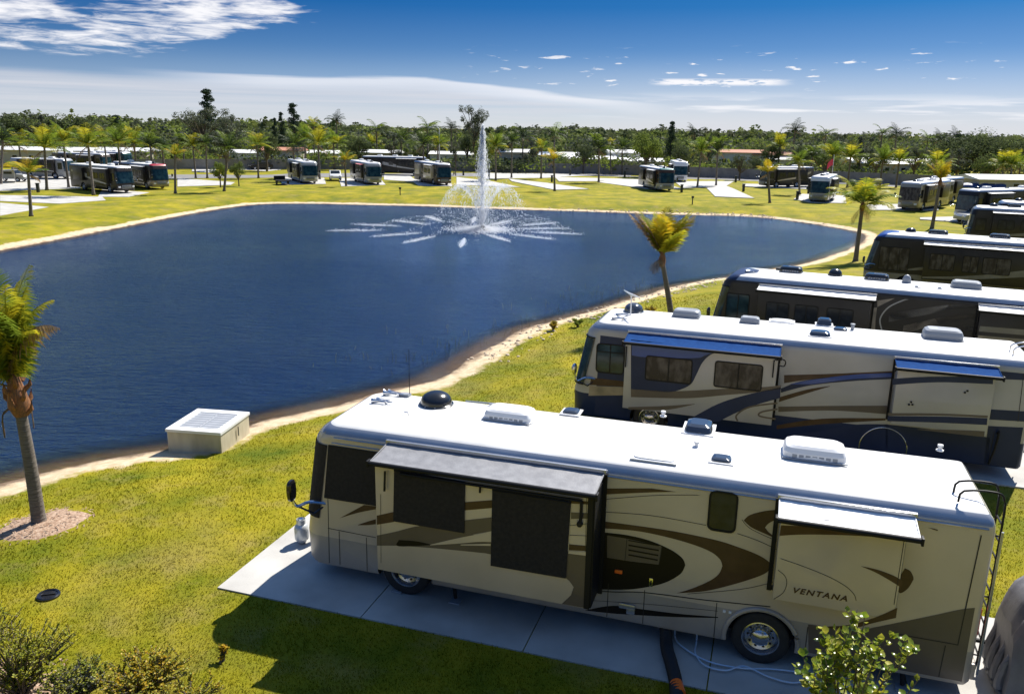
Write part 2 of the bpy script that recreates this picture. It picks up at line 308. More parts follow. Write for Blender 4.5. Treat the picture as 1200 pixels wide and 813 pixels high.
def ground_mat():
    m=bpy.data.materials.new('lawn_and_bank'); nt=nodes_of(m); N=nt.nodes; K=nt.links
    o=N.new('ShaderNodeOutputMaterial'); b=N.new('ShaderNodeBsdfPrincipled'); b.inputs['Roughness'].default_value=.9; b.inputs['Specular IOR Level'].default_value=.15
    at=N.new('ShaderNodeAttribute'); at.attribute_name='shore'; tc=N.new('ShaderNodeTexCoord')
    def noise(sc,det=4.,r=.6,stretch=None):
        n=N.new('ShaderNodeTexNoise'); n.inputs['Scale'].default_value=sc; n.inputs['Detail'].default_value=det; n.inputs['Roughness'].default_value=r
        if stretch:
            mp=N.new('ShaderNodeMapping'); mp.inputs['Scale'].default_value=stretch; K.new(tc.outputs['Object'],mp.inputs[0]); K.new(mp.outputs[0],n.inputs['Vector'])
        else: K.new(tc.outputs['Object'],n.inputs['Vector'])
        return n.outputs[0]
    def ramp(x,els):
        r=N.new('ShaderNodeValToRGB'); e=r.color_ramp.elements
        while len(e)<len(els): e.new(.5)
        for q,(p,c) in zip(e,els): q.position=p; q.color=(*c,1) if len(c)==3 else c
        K.new(x,r.inputs[0]); return r.outputs[0]
    def mixc(f,a,bb,t='MIX'):
        n=N.new('ShaderNodeMix'); n.data_type='RGBA'; n.blend_type=t
        if isinstance(f,float): n.inputs[0].default_value=f
        else: K.new(f,n.inputs[0])
        K.new(a,n.inputs[6]); 
        if isinstance(bb,tuple): n.inputs[7].default_value=(*bb,1)
        else: K.new(bb,n.inputs[7])
        return n.outputs[2]
    def ma(op,a,bb):
        n=N.new('ShaderNodeMath'); n.operation=op
        for i,x in enumerate((a,bb)):
            if isinstance(x,(int,float)): n.inputs[i].default_value=x
            else: K.new(x,n.inputs[i])
        return n.outputs[0]
    def mr(x,a,bb):
        n=N.new('ShaderNodeMapRange'); K.new(x,n.inputs[0]); n.inputs[1].default_value=a; n.inputs[2].default_value=bb; return n.outputs[0]
    base=ramp(noise(.35,6,.65),[(.30,(.10,.135,.005)),(.5,(.235,.215,.008)),(.68,(.37,.30,.018))])
    patch=ramp(noise(.9,5,.7),[(.52,(0,0,0)),(.75,(.75,.75,.75))])
    g=mixc(patch,base,(.27,.21,.07))
    worn=ramp(noise(.22,4,.6),[(.52,(0,0,0)),(.70,(.5,.5,.5))]); g=mixc(worn,g,(.28,.22,.07))
    fine=ramp(noise(28.,6,.8),[(.25,(.35,.4,.3)),(.55,(1,1,1)),(.8,(1.5,1.4,1.2))])
    g=mixc(.5,g,fine,'MULTIPLY')
    stripe=ramp(noise(.5,3,.6,(1,.15,1)),[(.35,(.86,.9,.86)),(.65,(1.1,1.08,1.05))]); g=mixc(1.,g,stripe,'MULTIPLY')
    sand=ramp(noise(3.,6,.7),[(.3,(.46,.33,.20)),(.6,(.66,.53,.36)),(.75,(.72,.62,.46))])
    wet=ramp(noise(2.,5,.6),[(.3,(.15,.105,.07)),(.7,(.22,.15,.10))])
    dist=ma('ADD',at.outputs['Fac'],ma('MULTIPLY',ma('SUBTRACT',noise(1.1,7,.75),.5),1.9))
    c=mixc(mr(dist,.0,.45),wet,sand); c=mixc(mr(dist,1.15,1.5),c,g)
    deep=mixc(mr(at.outputs['Fac'],-5.,-1.),sand,wet)
    K.new(c,b.inputs['Base Color'])
    bp=N.new('ShaderNodeBump'); bp.inputs['Strength'].default_value=.7; bp.inputs['Distance'].default_value=.05; K.new(noise(22.,6,.8),bp.inputs['Height']); K.new(bp.outputs[0],b.inputs['Normal'])
    K.new(b.outputs[0],o.inputs[0]); return m
M['ground']=ground_mat()
V=np.stack([gx,gy,gz],1); V=np.vstack([V,[[0,0,0]]]); quads_t=quads
g=npmesh('lawn',V,quads,'ground',smooth=True); tag(g,kind='structure')
bmx=bmesh.new(); bmx.from_mesh(g.data); bmx.verts.ensure_lookup_table(); c=bmx.verts[len(V)-1]
for j in range(nT): bmx.faces.new((c,bmx.verts[(j+1)%nT],bmx.verts[j])).smooth=True
bmx.normal_update(); bmx.to_mesh(g.data); bmx.free()
if g.data.polygons[0].normal.z<0: g.data.flip_normals()
sv_=shore(V[:,0],V[:,1]); 
# the far bank keeps a narrower strip of bare sand
sv_=np.where((V[:,1]>80)&(sv_>0),sv_*1.25,sv_)
a=g.data.attributes.new('shore','FLOAT','POINT'); a.data.foreach_set('value',np.clip(sv_,-50,50).astype(np.float32))
# water sheet
xs=np.arange(-52,44,.8); ys=np.arange(10,116,.8); WX,WY=np.meshgrid(xs,ys,indexing='ij'); nx,ny=WX.shape
I,J=np.meshgrid(np.arange(nx-1),np.arange(ny-1),indexing='ij'); I=I.ravel();J=J.ravel(); wq=np.stack([I*ny+J,(I+1)*ny+J,(I+1)*ny+J+1,I*ny+J+1],1)
wx,wy=WX.ravel(),WY.ravel(); wd=shore(wx,wy); keep=(wd[wq].min(1)<3.); wq=wq[keep]
def water_mat():
    m=bpy.data.materials.new('pond_water'); nt=nodes_of(m); N=nt.nodes; K=nt.links
    o=N.new('ShaderNodeOutputMaterial'); tc=N.new('ShaderNodeTexCoord')
    def noise(sc,det,stretch,dist=0.):
        mp=N.new('ShaderNodeMapping'); mp.inputs['Scale'].default_value=stretch; mp.inputs['Rotation'].default_value=(0,0,R(14)); K.new(tc.outputs['Object'],mp.inputs[0])
        n=N.new('ShaderNodeTexNoise'); n.inputs['Scale'].default_value=sc; n.inputs['Detail'].default_value=det; n.inputs['Roughness'].default_value=.6; n.inputs['Distortion'].default_value=dist; K.new(mp.outputs[0],n.inputs['Vector']); return n.outputs[0]
    def ma(op,a,b):
        n=N.new('ShaderNodeMath'); n.operation=op
        for i,x in enumerate((a,b)):
            if isinstance(x,(int,float)): n.inputs[i].default_value=x
            else: K.new(x,n.inputs[i])
        return n.outputs[0]
    h=ma('ADD',ma('MULTIPLY',ma('MULTIPLY',noise(1.9,5,(.55,1.7,1),.6),ma('ADD',.55,noise(.07,3,(1,1.6,1)))),1.2),ma('MULTIPLY',noise(6.,4,(.55,1.6,1)),.45))
    bp=N.new('ShaderNodeBump'); bp.inputs['Strength'].default_value=1.; bp.inputs['Distance'].default_value=.20; K.new(h,bp.inputs['Height'])
    at=N.new('ShaderNodeAttribute'); at.attribute_name='depth'
    mr=N.new('ShaderNodeMapRange'); mr.interpolation_type='SMOOTHSTEP'; K.new(at.outputs['Fac'],mr.inputs[0]); mr.inputs[1].default_value=.0; mr.inputs[2].default_value=.75
    t=N.new('ShaderNodeBsdfTransparent'); t.inputs[0].default_value=(.80,.74,.66,1)
    d=N.new('ShaderNodeBsdfDiffuse'); d.inputs[0].default_value=(.003,.017,.066,1); K.new(bp.outputs[0],d.inputs['Normal'])
    body=N.new('ShaderNodeMixShader'); K.new(mr.outputs[0],body.inputs[0]); K.new(t.outputs[0],body.inputs[1]); K.new(d.outputs[0],body.inputs[2])
    gl=N.new('ShaderNodeBsdfGlossy'); gl.inputs[1].default_value=.06; gl.inputs[0].default_value=(.50,.74,1.,1); K.new(bp.outputs[0],gl.inputs['Normal'])
    f=N.new('ShaderNodeFresnel'); f.inputs[0].default_value=1.33; K.new(bp.outputs[0],f.inputs['Normal'])
    mx=N.new('ShaderNodeMixShader'); patch=ma('ADD',.30,ma('MULTIPLY',noise(.055,4,(1,1.8,1),.5),1.0)); K.new(ma('MULTIPLY',f.outputs[0],patch),mx.inputs[0]); K.new(body.outputs[0],mx.inputs[1]); K.new(gl.outputs[0],mx.inputs[2]); K.new(mx.outputs[0],o.inputs[0]); return m
M['water']=water_mat()
w=npmesh('water',np.stack([wx,wy,np.full(wx.shape,WATER)],1),wq,'water',smooth=True); tag(w,kind='structure')
# depth falls away from the waterline; a shallow shoal lies off the reed bank
shoal=.25*np.exp(-(((wx-(-2.5))/5.5)**2+((wy-41.)/8.)**2))+.2*np.exp(-(((wx-7.5)/4.)**2+((wy-55.)/7.)**2))
dep=np.maximum(-wd*.55,0)-shoal*1.1
near=ss((40-wy)/10.); dep=dep*(1-.35*near)
a=w.data.attributes.new('depth','FLOAT','POINT'); a.data.foreach_set('value',np.maximum(dep,0.02*0).astype(np.float32))
# ------------------------------------------------------------------ concrete pads and road
def slab(name,pts,z=.035,k='concrete'):
    """flat slab with real thickness from a ground outline"""
    mb=MB(); n=len(pts)
    vs=[(x,y,z) for x,y in pts]+[(x,y,-.25) for x,y in pts]
    ar=sum(pts[i][0]*pts[(i+1)%n][1]-pts[(i+1)%n][0]*pts[i][1] for i in range(n))
    if ar<0: vs=[(x,y,z) for x,y in pts[::-1]]+[(x,y,-.25) for x,y in pts[::-1]]
    mb.add(vs,[tuple(range(n))]+[(i,i+n,(i+1)%n+n,(i+1)%n) for i in range(n)],k)
    o=mb.build(name,smooth=0); tag(o,kind='structure'); return o
PADS=[]
def pad_strip(fx,fy,deg,u0,u1,v0,v1,step=3.3,joint=.012):
    c,s=math.cos(R(deg)),math.sin(R(deg))
    def W(u,v): return (fx-u*c-v*s,fy-u*s+v*c)
    mb=MB(); u=u0
    # slabs separated by narrow control joints, one structure
    while u<u1-.1:
        e=min(u+step,u1); p=[W(u+joint,v0),W(e-joint,v0),W(e-joint,v1),W(u+joint,v1)]; a=sum(p[i][0]*p[(i+1)%4][1]-p[(i+1)%4][0]*p[i][1] for i in range(4))
        if a<0: p=p[::-1]
        mb.add([(x,y,.03) for x,y in p]+[(x,y,-.3) for x,y in p],[(0,1,2,3)]+[(i,i+4,(i+1)%4+4,(i+1)%4) for i in range(4)],'concrete'); u=e
    o=mb.build('concrete_pad',smooth=0); tag(o,kind='structure'); PADS.append((fx,fy,c,s,u0,u1,v0,v1)); return o
def in_pad(x,y):
    r=np.zeros(np.shape(x),dtype=bool)
    for fx,fy,c,s,u0,u1,v0,v1 in PADS:
        dx,dy=x-fx,y-fy; u=-(dx*c+dy*s); v=-dx*s+dy*c; r|=(u>u0)&(u<u1)&(v>v0)&(v<v1)
    return r
RVP=[[-4.044,15.598,162.485],[2.382,25.113,161.5],[8.662,34.091,154.8],[21.598,49.764,151.7],[38.084,69.743,154]]
pad_strip(*RVP[0],-1.75,20.,-3.1,.98)
for p in RVP[1:]: pad_strip(*p,1.2,20.,-3.3,.35)
for pts in [[[-51.236,82.743],[-59.109,95.796],[-51.372,91.868],[-51.352,86.162]],[[-60.345,97.845],[-65.108,105.742],[-52.112,105.673],[-49.485,101.093],[-52.314,95.93]],[[-52.604,105.575],[-49.143,106.267],[-49.46,113.341],[-57.994,117.843]],[[-73.264,108.267],[-87.367,129.536],[-75.291,144.519],[-61.455,118.745]],[[-50.212,124.89],[-57.897,144.32],[-45.36,136.048],[-44.089,130.165]],[[-63.435,165.53],[-72.29,188.924],[-64.607,183.328],[-57.632,160.978]],[[-57.101,174.461],[-60.444,184.792],[-49.001,177.136],[-50.08,169.769]],[[-36.638,131.966],[-41.93,151.302],[-34.151,150.837],[-30.447,135.518]],[[-26.916,130.358],[-31.688,151.512],[-24.618,153.452],[-20.845,135.783]],[[-23.116,148.75],[-25.539,164.494],[-20.356,163.018],[-16.463,143.359]],[[-15.513,135.024],[-19.036,152.366],[-11.725,151.773],[-9.972,134.335]],[[-9.577,138.506],[-11.056,159.92],[-4.098,148.847],[0.957,134.913]],[[-0.476,149.778],[-1.145,157.193],[5.79,146.664],[11.812,133.546],[6.239,130.449]],[[-5.251,156.085],[-7.721,176.221],[6.585,177.208],[15.219,173.302],[6.036,161.864]],[[7.994,151.955],[7.829,165.191],[20.963,163.159],[15.106,153.783]],[[14.867,151.286],[19.257,162.699],[25.698,161.706],[27.435,137.06],[21.661,135.761]],[[27.836,139.113],[29.848,157.572],[41.817,160.648],[36.402,145.22]],[[32.006,140.064],[36.967,147.522],[36.302,139.055],[34.354,119.948],[29.197,121.934]],[[39.847,119.553],[44.533,129.896],[50.319,127.764],[45.121,113.668],[40.407,114.117]],[[44.342,103.972],[46.87,111.43],[58.232,116.054],[53.609,105.52]],[[45.462,93.313],[46.383,95.259],[55.176,98.506],[50.428,89.792]],[[39.547,145.958],[41.458,153.16],[57.42,150.153],[50.892,140.357]]]:
    PADZ=globals().get('PADZ',.030)+.004; slab('concrete_pad',pts,PADZ)
slab('road',[[-95.78,123.291],[-106.984,137.976],[-62.786,153.532],[-31.368,168.999],[18.005,184.078],[68.395,170.215],[82.998,149.559],[78.073,140.522],[63.824,158.648],[16.87,172.223],[-29.028,156.269],[-58.506,142.924]],.02,'road')
# ------------------------------------------------------------------ motorhomes
def ring(L,W,z,ins=0.,fs=0.,rf=.40,rr=.12,n=7):
    """rounded plan outline at height z; starts at the near side front arc, runs round the front, then the rear"""
    pts=[]; x1=L/2-fs-ins; x0=-L/2+ins; y=W/2-ins; rf=max(rf-ins,.05); rr=max(rr-ins*.5,.03)
    for i in range(n+1):
        t=PI/2*(1-i/n); pts.append((x1-rf+rf*math.cos(t),y-rf+rf*math.sin(t),z))
    for i in range(n+1):
        t=-PI/2*i/n; pts.append((x1-rf+rf*math.cos(t),-y+rf+rf*math.sin(t),z))
    for k in range(1,8): pts.append((x1-rf+(x0+rr-x1+rf)*k/8,-y,z))
    for i in range(5):
        t=-PI/2-PI/2*i/4; pts.append((x0+rr+rr*math.cos(t),-y+rr+rr*math.sin(t),z))
    for i in range(5):
        t=PI-PI/2*i/4; pts.append((x0+rr+rr*math.cos(t),y-rr+rr*math.sin(t),z))
    for k in range(1,8): pts.append((x0+rr+(x1-rf-x0-rr)*k/8,y,z))
    # gentle bow of the nose
    out=[]
    for (px,py,pz) in pts:
        if px>x1-rf-.001: px+= .10*(1-(py/y)**2)
        out.append((px,py,pz))
    return out
def slant(z,lean): return lean*max(0,(z-1.25))/2. + .03*max(0,(.75-z))/.4
def rv_body(L,W,zb,zt,lean,nose,bands,roof='roof_white',shoulder='cap_silver',cap=None,wheels=(),holes=()):
    mb=MB(); zs=[(zb,.04),(zb+.08,0.)]+[(b[0],0.) for b in bands[1:]]+[(zt-.34,0.)]
    zs=sorted(set(zs)); zs+=[(zt-.2,.012),(zt-.11,.05),(zt-.04,.12),(zt,.22),(zt+.025,.55),(zt+.035,.95)]
    rings=[ring(L,W,z,i,slant(z,lean)-nose+(max(0,z-(zt-.34))*.45)) for z,i in zs]; n=len(rings[0])
    for a in range(len(rings)-1):
        zm=(zs[a][0]+zs[a+1][0])/2; k=bands[0][1]
        for b in bands:
            if zm>=b[0]: k=b[1]
        if zs[a][0]>=zt-.205: k=shoulder
        if zs[a][0]>=zt-.05: k=roof
        if cap and zs[a][0]>=zt-.205:
            # coloured front cap: the forward faces of the roof
            A,B=rings[a],rings[a+1]; o=len(mb.v)
            for j in range(n):
                q=[A[j],A[(j+1)%n],B[(j+1)%n],B[j]]; fx=sum(p[0] for p in q)/4
                mb.add(q,[(0,3,2,1)],cap if fx>L/2-1.25 else k)
            continue
        vs=rings[a]+rings[a+1]; mb.add(vs,[(j,j+n,(j+1)%n+n,(j+1)%n) for j in range(n)],k)
    mb.add(rings[-1],[tuple(range(n-1,-1,-1))],roof); mb.add(rings[0],[tuple(range(n))],'trim_black')
    me=bpy.data.meshes.new('body'); me.from_pydata(mb.v,[],mb.f)
    for k in mb.ms: me.materials.append(M[k])
    me.polygons.foreach_set('material_index',mb.m); bm=bmesh.new(); bm.from_mesh(me); bmesh.ops.remove_doubles(bm,verts=bm.verts,dist=.0005); bmesh.ops.recalc_face_normals(bm,faces=bm.faces); bm.to_mesh(me); bm.free()
    o=bpy.data.objects.new('body',me); COL.objects.link(o)
    if wheels:
        cb=MB()
        for u,r in wheels:
            for s in (1,-1): cb.lathe([(r,0),(r,.55)],(L/2-u,W/2-.48 if s>0 else -W/2-.07,.50),'trim_black',seg=40,axis='y')
        for f in cb.f: pass
        cm=bpy.data.meshes.new('cut'); cm.from_pydata(cb.v,[],cb.f); cm.materials.append(M['trim_black'])
        b2=bmesh.new(); b2.from_mesh(cm)
        for e in [e for e in b2.edges if e.is_boundary]: pass
        bmesh.ops.holes_fill(b2,edges=[e for e in b2.edges if e.is_boundary],sides=0); bmesh.ops.recalc_face_normals(b2,faces=b2.faces); b2.to_mesh(cm); b2.free()
        co=bpy.data.objects.new('cut',cm); COL.objects.link(co)
        md=o.modifiers.new('b','BOOLEAN'); md.operation='DIFFERENCE'; md.object=co; md.solver='EXACT'; md.material_mode='TRANSFER'
        dg=bpy.context.evaluated_depsgraph_get(); ev=o.evaluated_get(dg); nm=bpy.data.meshes.new_from_object(ev,depsgraph=dg); o.modifiers.clear(); o.data=nm
        bpy.data.objects.remove(co)
    o.data.polygons.foreach_set('use_smooth',[True]*len(o.data.polygons)); o.data.set_sharp_from_angle(angle=R(38))
    me=o.data; bpy.data.objects.remove(o); return me
class Coach:
    """a motorhome: origin on the ground under its middle, +x forward, +y its near side. u is metres behind the nose, v metres out of the near side"""
    def __init__(s,label,L,W,zt,loc,deg,bands,lean=.16,nose=.0,zb=.36,group=None,cat='motorhome',name='motorhome',wheels=((2.04,.60),(8.96,.60)),roof='roof_white',shoulder='cap_silver',cap=None,share=None,dims=1):
        s.L,s.W,s.zt,s.lean,s.zb=L,W,zt,lean,zb; s.nose=nose; s.root=thing(name,label,cat,loc,R(deg),group); s.wh=wheels
        s.body=link('body',rv_body(L,W,zb,zt,lean,nose,bands,roof,shoulder,cap,wheels),s.root); s.dec=MB()
    def p(s,u,v,z,side=1): return (s.L/2-u,side*(s.W/2+v),z)
    # painted graphics, thin sheets on the side, each layer proud of the last
    def poly(s,pts,k,v=.004,side=1,mb=None):
        if v<.03: pts=[(min(max(u,.38-.7*s.nose+max(0,z-1.25)*s.lean/2*.8),s.L-.13),min(max(z,s.zb+.03),s.zt-.35)) for u,z in pts]
        q=[s.p(u,v,z,side) for u,z in pts]; ar=sum(q[i][0]*q[(i+1)%len(q)][2]-q[(i+1)%len(q)][0]*q[i][2] for i in range(len(q)))
        if (ar>0)==(side>0): q=q[::-1]
        (mb or s.dec).add(q,[tuple(range(len(q)))],k)
    def swoosh(s,top,bot,k,v=.004,side=1,mb=None,n=6): s.poly(crom(top,n)+crom(bot,n)[::-1],k,v,side,mb)
    def line(s,pts,k,w=.012,v=.005,side=1,mb=None,n=6):
        P=[np.array(q) for q in crom(pts,n)]; a=[];b=[]
        for i,q in enumerate(P):
            d=P[min(i+1,len(P)-1)]-P[max(i-1,0)]; d=d/(np.hypot(*d)+1e-9); nn=np.array([-d[1],d[0]])*w/2; a.append(tuple(q+nn)); b.append(tuple(q-nn))
        m=mb or s.dec
        for i in range(len(P)-1): s.poly([a[i],a[i+1],b[i+1],b[i]],k,v,side,m)
    def finish(s):
        if not s.dec.f: return
        bm=bmesh.new(); bm.from_mesh(s.body.data); me=s.body.data; base=len(me.materials)
        for k in s.dec.ms: me.materials.append(M[k])
        vs=[bm.verts.new(v) for v in s.dec.v]
        for f,m in zip(s.dec.f,s.dec.m):
            try: F=bm.faces.new([vs[i] for i in f]); F.material_index=base+m
            except ValueError: pass
        bm.to_mesh(me); bm.free()
    def wheel(s,u,side=1,r=.51,detail=True,back=.04,dual=False,w=.29):
        y0=-back; sg=side
        def pr(l,inv=False): return [(a,sg*b) for a,b in l]
        c=(s.L/2-u,sg*(s.W/2-back),r)
        t=MB(); t.lathe(pr([(r*.60,-w),(r*.93,-w),(r,-w+.04),(r,-.04),(r*.97,-.012),(r*.86,.0),(r*.64,-.01),(r*.60,-.04)]),c,'rubber',seg=36 if detail else 16,axis='y',close=False)
        if dual: t.lathe(pr([(r*.60,-2*w-.06),(r,-2*w-.02),(r,-w-.1),(r*.6,-w-.06)]),c,'rubber',seg=20,axis='y',close=False)
        to=t.build('wheel',s.root,smooth=50)
        m=MB(); m.lathe(pr([(r*.62,-.03),(r*.64,-.005),(r*.60,.0),(r*.57,-.03),(r*.53,-.10),(r*.35,-.13),(r*.30,-.10),(r*.30,-.03),(r*.22,.0),(0.001,.012)]),c,'alloy',seg=36 if detail else 14,axis='y',close=False)
        if detail:
            for i in range(10):
                a=2*PI*i/10; m.lathe([(.001,sg*.0),(.026,sg*-.004),(.03,sg*-.03)],(c[0]+r*.44*math.cos(a),c[1]-sg*.108,c[2]+r*.44*math.sin(a)),'trim_black',seg=10,axis='y',close=False)
                a+=PI/10; m.lathe([(.001,sg*.03),(.018,sg*.028),(.02,-.0)],(c[0]+r*.36*math.cos(a),c[1]-sg*.115,c[2]+r*.36*math.sin(a)),'chrome',seg=6,axis='y',close=False)
        m.build('rim',to,smooth=40); return to
    def shell(s,z0,z1,i0,i1,k,off=.014,name='windshield',n=6,parent=None,mull=True):
        """a pane wrapped round the nose, following its curve"""
        mb=MB(); rows=[]
        for a in range(n+1):
            z=z0+(z1-z0)*a/n; r=ring(s.L+2*off,s.W+2*off,z,0,slant(z,s.lean)-s.nose+(max(0,z-(s.zt-.34))*.45))[i0:i1+1]; rows.append(r)
        m=len(rows[0]); vs=[p for r in rows for p in r]
        mb.add(vs,[(a*m+b,(a+1)*m+b,(a+1)*m+b+1,a*m+b+1) for a in range(n) for b in range(m-1)],k)
        if mull:
            for z in (z0,z1):
                r=ring(s.L+2*off+.02,s.W+2*off+.02,z,0,slant(z,s.lean)-s.nose)[i0:i1+1]; mb.tube(r,.02,'trim_black',6)
            mid=[((rows[a][7][0]+rows[a][8][0])/2+.005,0,rows[a][0][2]) for a in range(n+1)]; mb.tube(mid,.018,'trim_black',6)
        return mb.build(name,parent or s.root,smooth=60)
    def window(s,u0,u1,z0,z1,v=0.,side=1,parent=None,k='glass_dark',mull=(.5,),r=.09,name='window',fr=.035):
        mb=MB()
        def rr(a,b,c,d,rad):
            o=[]
            for cx,cz,t0 in ((b-rad,d-rad,0),(a+rad,d-rad,90),(a+rad,c+rad,180),(b-rad,c+rad,270)):
                for i in range(5): t=R(t0+90*i/4); o.append((cx+rad*math.cos(t),cz+rad*math.sin(t)))
            return o
        A=rr(u0,u1,z0,z1,r); B=rr(u0+fr,u1-fr,z0+fr,z1-fr,max(r-fr,.02)); n=len(A)
        oa=[s.p(u,v+.022,z,side) for u,z in A]; ob=[s.p(u,v+.022,z,side) for u,z in B]; oc=[s.p(u,v,z,side) for u,z in A]; od=[s.p(u,v+.008,z,side) for u,z in B]
        F=[];
        for j in range(n):
            q=(j+1)%n; F+= [(j,q,n+q,n+j),(2*n+j,2*n+q,q,j),(n+j,n+q,3*n+q,3*n+j)]
        if side>0: F=[f[::-1] for f in F]
        mb.add(oa+ob+oc+od,F,'trim_black')
        mb.add([s.p(u,v+.009,z,side) for u,z in B],[tuple(range(n))[::-1 if side>0 else 1]],k)
        for t in mull:
            if t>0: x=u0+(u1-u0)*t; mb.box(s.p(x,v+.014,(z0+z1)/2,side),(.03,.02,z1-z0-fr),'trim_black')
            else: z=z1+(z1-z0)*t; mb.box(s.p((u0+u1)/2,v+.014,z,side),(u1-u0-fr,.02,.03),'trim_black')
        return mb.build(name,parent or s.root,smooth=35)
    def slide(s,u0,u1,z0,z1,d,k,side=1,label=None):
        mb=MB(); mb.box(s.p((u0+u1)/2,d/2-.2,(z0+z1)/2,side),(u1-u0,d+.4,z1-z0),k,ch=.02); s.sl=mb; return mb
    def seal(s,mb,u0,u1,z0,z1,side=1,w=.06):
        for c,dd in (((u0-w/2+.01,(z0+z1)/2),(w,z1-z0+2*w)),((u1+w/2-.01,(z0+z1)/2),(w,z1-z0+2*w)),(((u0+u1)/2,z1+w/2-.01),(u1-u0,w)),(((u0+u1)/2,z0-w/2+.01),(u1-u0,w))):
            mb.box(s.p(c[0],.015,c[1],side),(dd[0],.05,dd[1]),'trim_black')
    def awning(s,u0,u1,zw,zo,v0,v1,k,side=1,name='awning',arms=True,parent=None):
        mb=MB(); n=max(4,int((u1-u0)*6)); rows=[]
        for i in range(n+1):
            u=u0+(u1-u0)*i/n; sag=.006*math.sin(i*2.7)+.004*math.sin(i*1.3)
            for j in range(4):
                t=j/3; rows.append(s.p(u,v0+(v1-v0)*t,zw+(zo-zw)*t-.02*math.sin(PI*t)+sag*math.sin(PI*t),side))
        m=len(rows); low=[(x,y,z-.012) for x,y,z in rows]; F=[]
        for i in range(n):
            for j in range(3):
                q=(i*4+j,i*4+j+1,(i+1)*4+j+1,(i+1)*4+j); F.append(q); F.append(tuple(m+t for t in q[::-1]))
        mb.add(rows+low,F,k)
        a,b=s.p(u0-.03,v1+.02,zo-.035,side),s.p(u1+.03,v1+.02,zo-.035,side); mb.tube([a,b],.045,'trim_black',10)
        mb.box(s.p((u0+u1)/2,v0+.03,zw+.03,side),(u1-u0+.06,.07,.07),'cap_silver',ch=.01)
        for u in (u0-.035,u1+.035): mb.box(s.p(u,v1,zo-.04,side),(.04,.14,.13),'trim_black',ch=.01)
        for u in (u0,u1): mb.tube([s.p(u,v0,zw,side),s.p(u,v1,zo,side)],.012,k,6)
        return mb.build(name,parent or s.root,smooth=40)
    def ac(s,u,v,l=1.05,w=.72,h=.23,k='plastic_white',k2='plastic_grey',name='air_conditioner',rot=0):
        mb=MB(); z=s.zt+.02; x,y,_=s.p(u,v,0); st=[(0,1.,1.),(.04,1.,1.),(.045,.96,.95),(h*.55,.95,.93),(h*.85,.88,.84),(h,.74,.70)]; n=24; vs=[]
        for dz,a,b in st:
            for i in range(n):
                t=2*PI*i/n; c,si=math.cos(t),math.sin(t); e=.32; px=math.copysign(abs(c)**e,c)*l/2*a; py=math.copysign(abs(si)**e,si)*w/2*b
                vs.append((x+px,y+py,z+dz))
        for r in range(len(st)-1): mb.add(vs[r*n:(r+2)*n],[(i,(i+1)%n,(i+1)%n+n,i+n) for i in range(n)],k2 if r in (0,) else k)
        mb.add(vs[-n:],[tuple(range(n))],k)
        for i in range(7): mb.box((x-l*.30+i*l*.1,y+w*.475*.97,z+h*.30),(l*.07,.012,h*.32),'plastic_grey')
        mb.box((x,y+w/2*.98,z+.045),(l*.98,.03,.02),'plastic_grey')
        mb.box((x-l*.12,y,z+h+.001),(l*.5,.02,.006),'plastic_grey'); mb.box((x-l*.12,y-w*.2,z+h+.001),(l*.5,.02,.006),'plastic_grey')
        return mb.build(name,s.root,smooth=40)
    def dome(s,u,v,r=.30,h=.30,k='plastic_black',name='satellite_dome'):
        mb=MB(); x,y,_=s.p(u,v,0); pr=[(r*1.12,0),(r*1.13,.03),(r*1.02,.05),(r*1.0,.09)]+[(r*math.cos(t),.09+(h-.09)*math.sin(t)) for t in [PI/2*i/8 for i in range(1,8)]]+[(.002,h)]
        mb.lathe(pr,(x,y,s.zt+.02),k,seg=36,close=False)
        for i in range(10):
            t=2*PI*i/10; mb.box((x+r*1.08*math.cos(t),y+r*1.08*math.sin(t),s.zt+.055),(.03,.03,.02),'plastic_grey')
        return mb.build(name,s.root,smooth=40)
    def vent(s,u,v,l=.38,w=.38,h=.09,k='smoke_dome',name='roof_vent'):
        mb=MB(); x,y,_=s.p(u,v,0); z=s.zt+.02; mb.box((x,y,z+.015),(l+.08,w+.08,.03),'plastic_white',ch=.006); n=20; st=[(.02,1.),(.05,.98),(h*.8,.86),(h,.6)]; vs=[]
        for dz,a in st:
            for i in range(n):
                t=2*PI*i/n; c,si=math.cos(t),math.sin(t); e=.4; vs.append((x+math.copysign(abs(c)**e,c)*l/2*a,y+math.copysign(abs(si)**e,si)*w/2*a,z+dz))
        for r in range(3): mb.add(vs[r*n:(r+2)*n],[(i,(i+1)%n,(i+1)%n+n,i+n) for i in range(n)],k)
        mb.add(vs[-n:],[tuple(range(n))],k); return mb.build(name,s.root,smooth=50)
    def mirror(s,u=-.35,v=.22,z=2.05,side=1,k='plastic_black',h=.46,zb=1.75):
        mb=MB(); a=s.p(.32,-.05,zb,side); b=s.p(u+.1,v*.8,zb-.05,side); c=s.p(u,v,z-h*.45,side)
        mb.tube(crom([a,s.p(.0,.12,zb+.06,side),b,c],4),.035,'chrome',8); mb.tube([a,s.p(.05,.05,zb-.22,side),b],.022,'plastic_black',8)
        x,y,zz=s.p(u,v,z,side); n=16; vs=[]
        for dx,sc in ((-.055,.8),(-.03,1.),(.03,.98),(.07,.7)):
            for i in range(n):
                t=2*PI*i/n; cc,si=math.cos(t),math.sin(t); vs.append((x+dx,y+math.copysign(abs(cc)**.6,cc)*.12*sc,zz+math.copysign(abs(si)**.6,si)*h/2*sc))
        for r in range(3): mb.add(vs[r*n:(r+2)*n],[(i,i+n,(i+1)%n+n,(i+1)%n) for i in range(n)],k)
        mb.add(vs[:n],[tuple(range(n))],'chrome'); mb.add(vs[-n:],[tuple(range(n-1,-1,-1))],k); return mb.build('mirror',s.root,smooth=40)
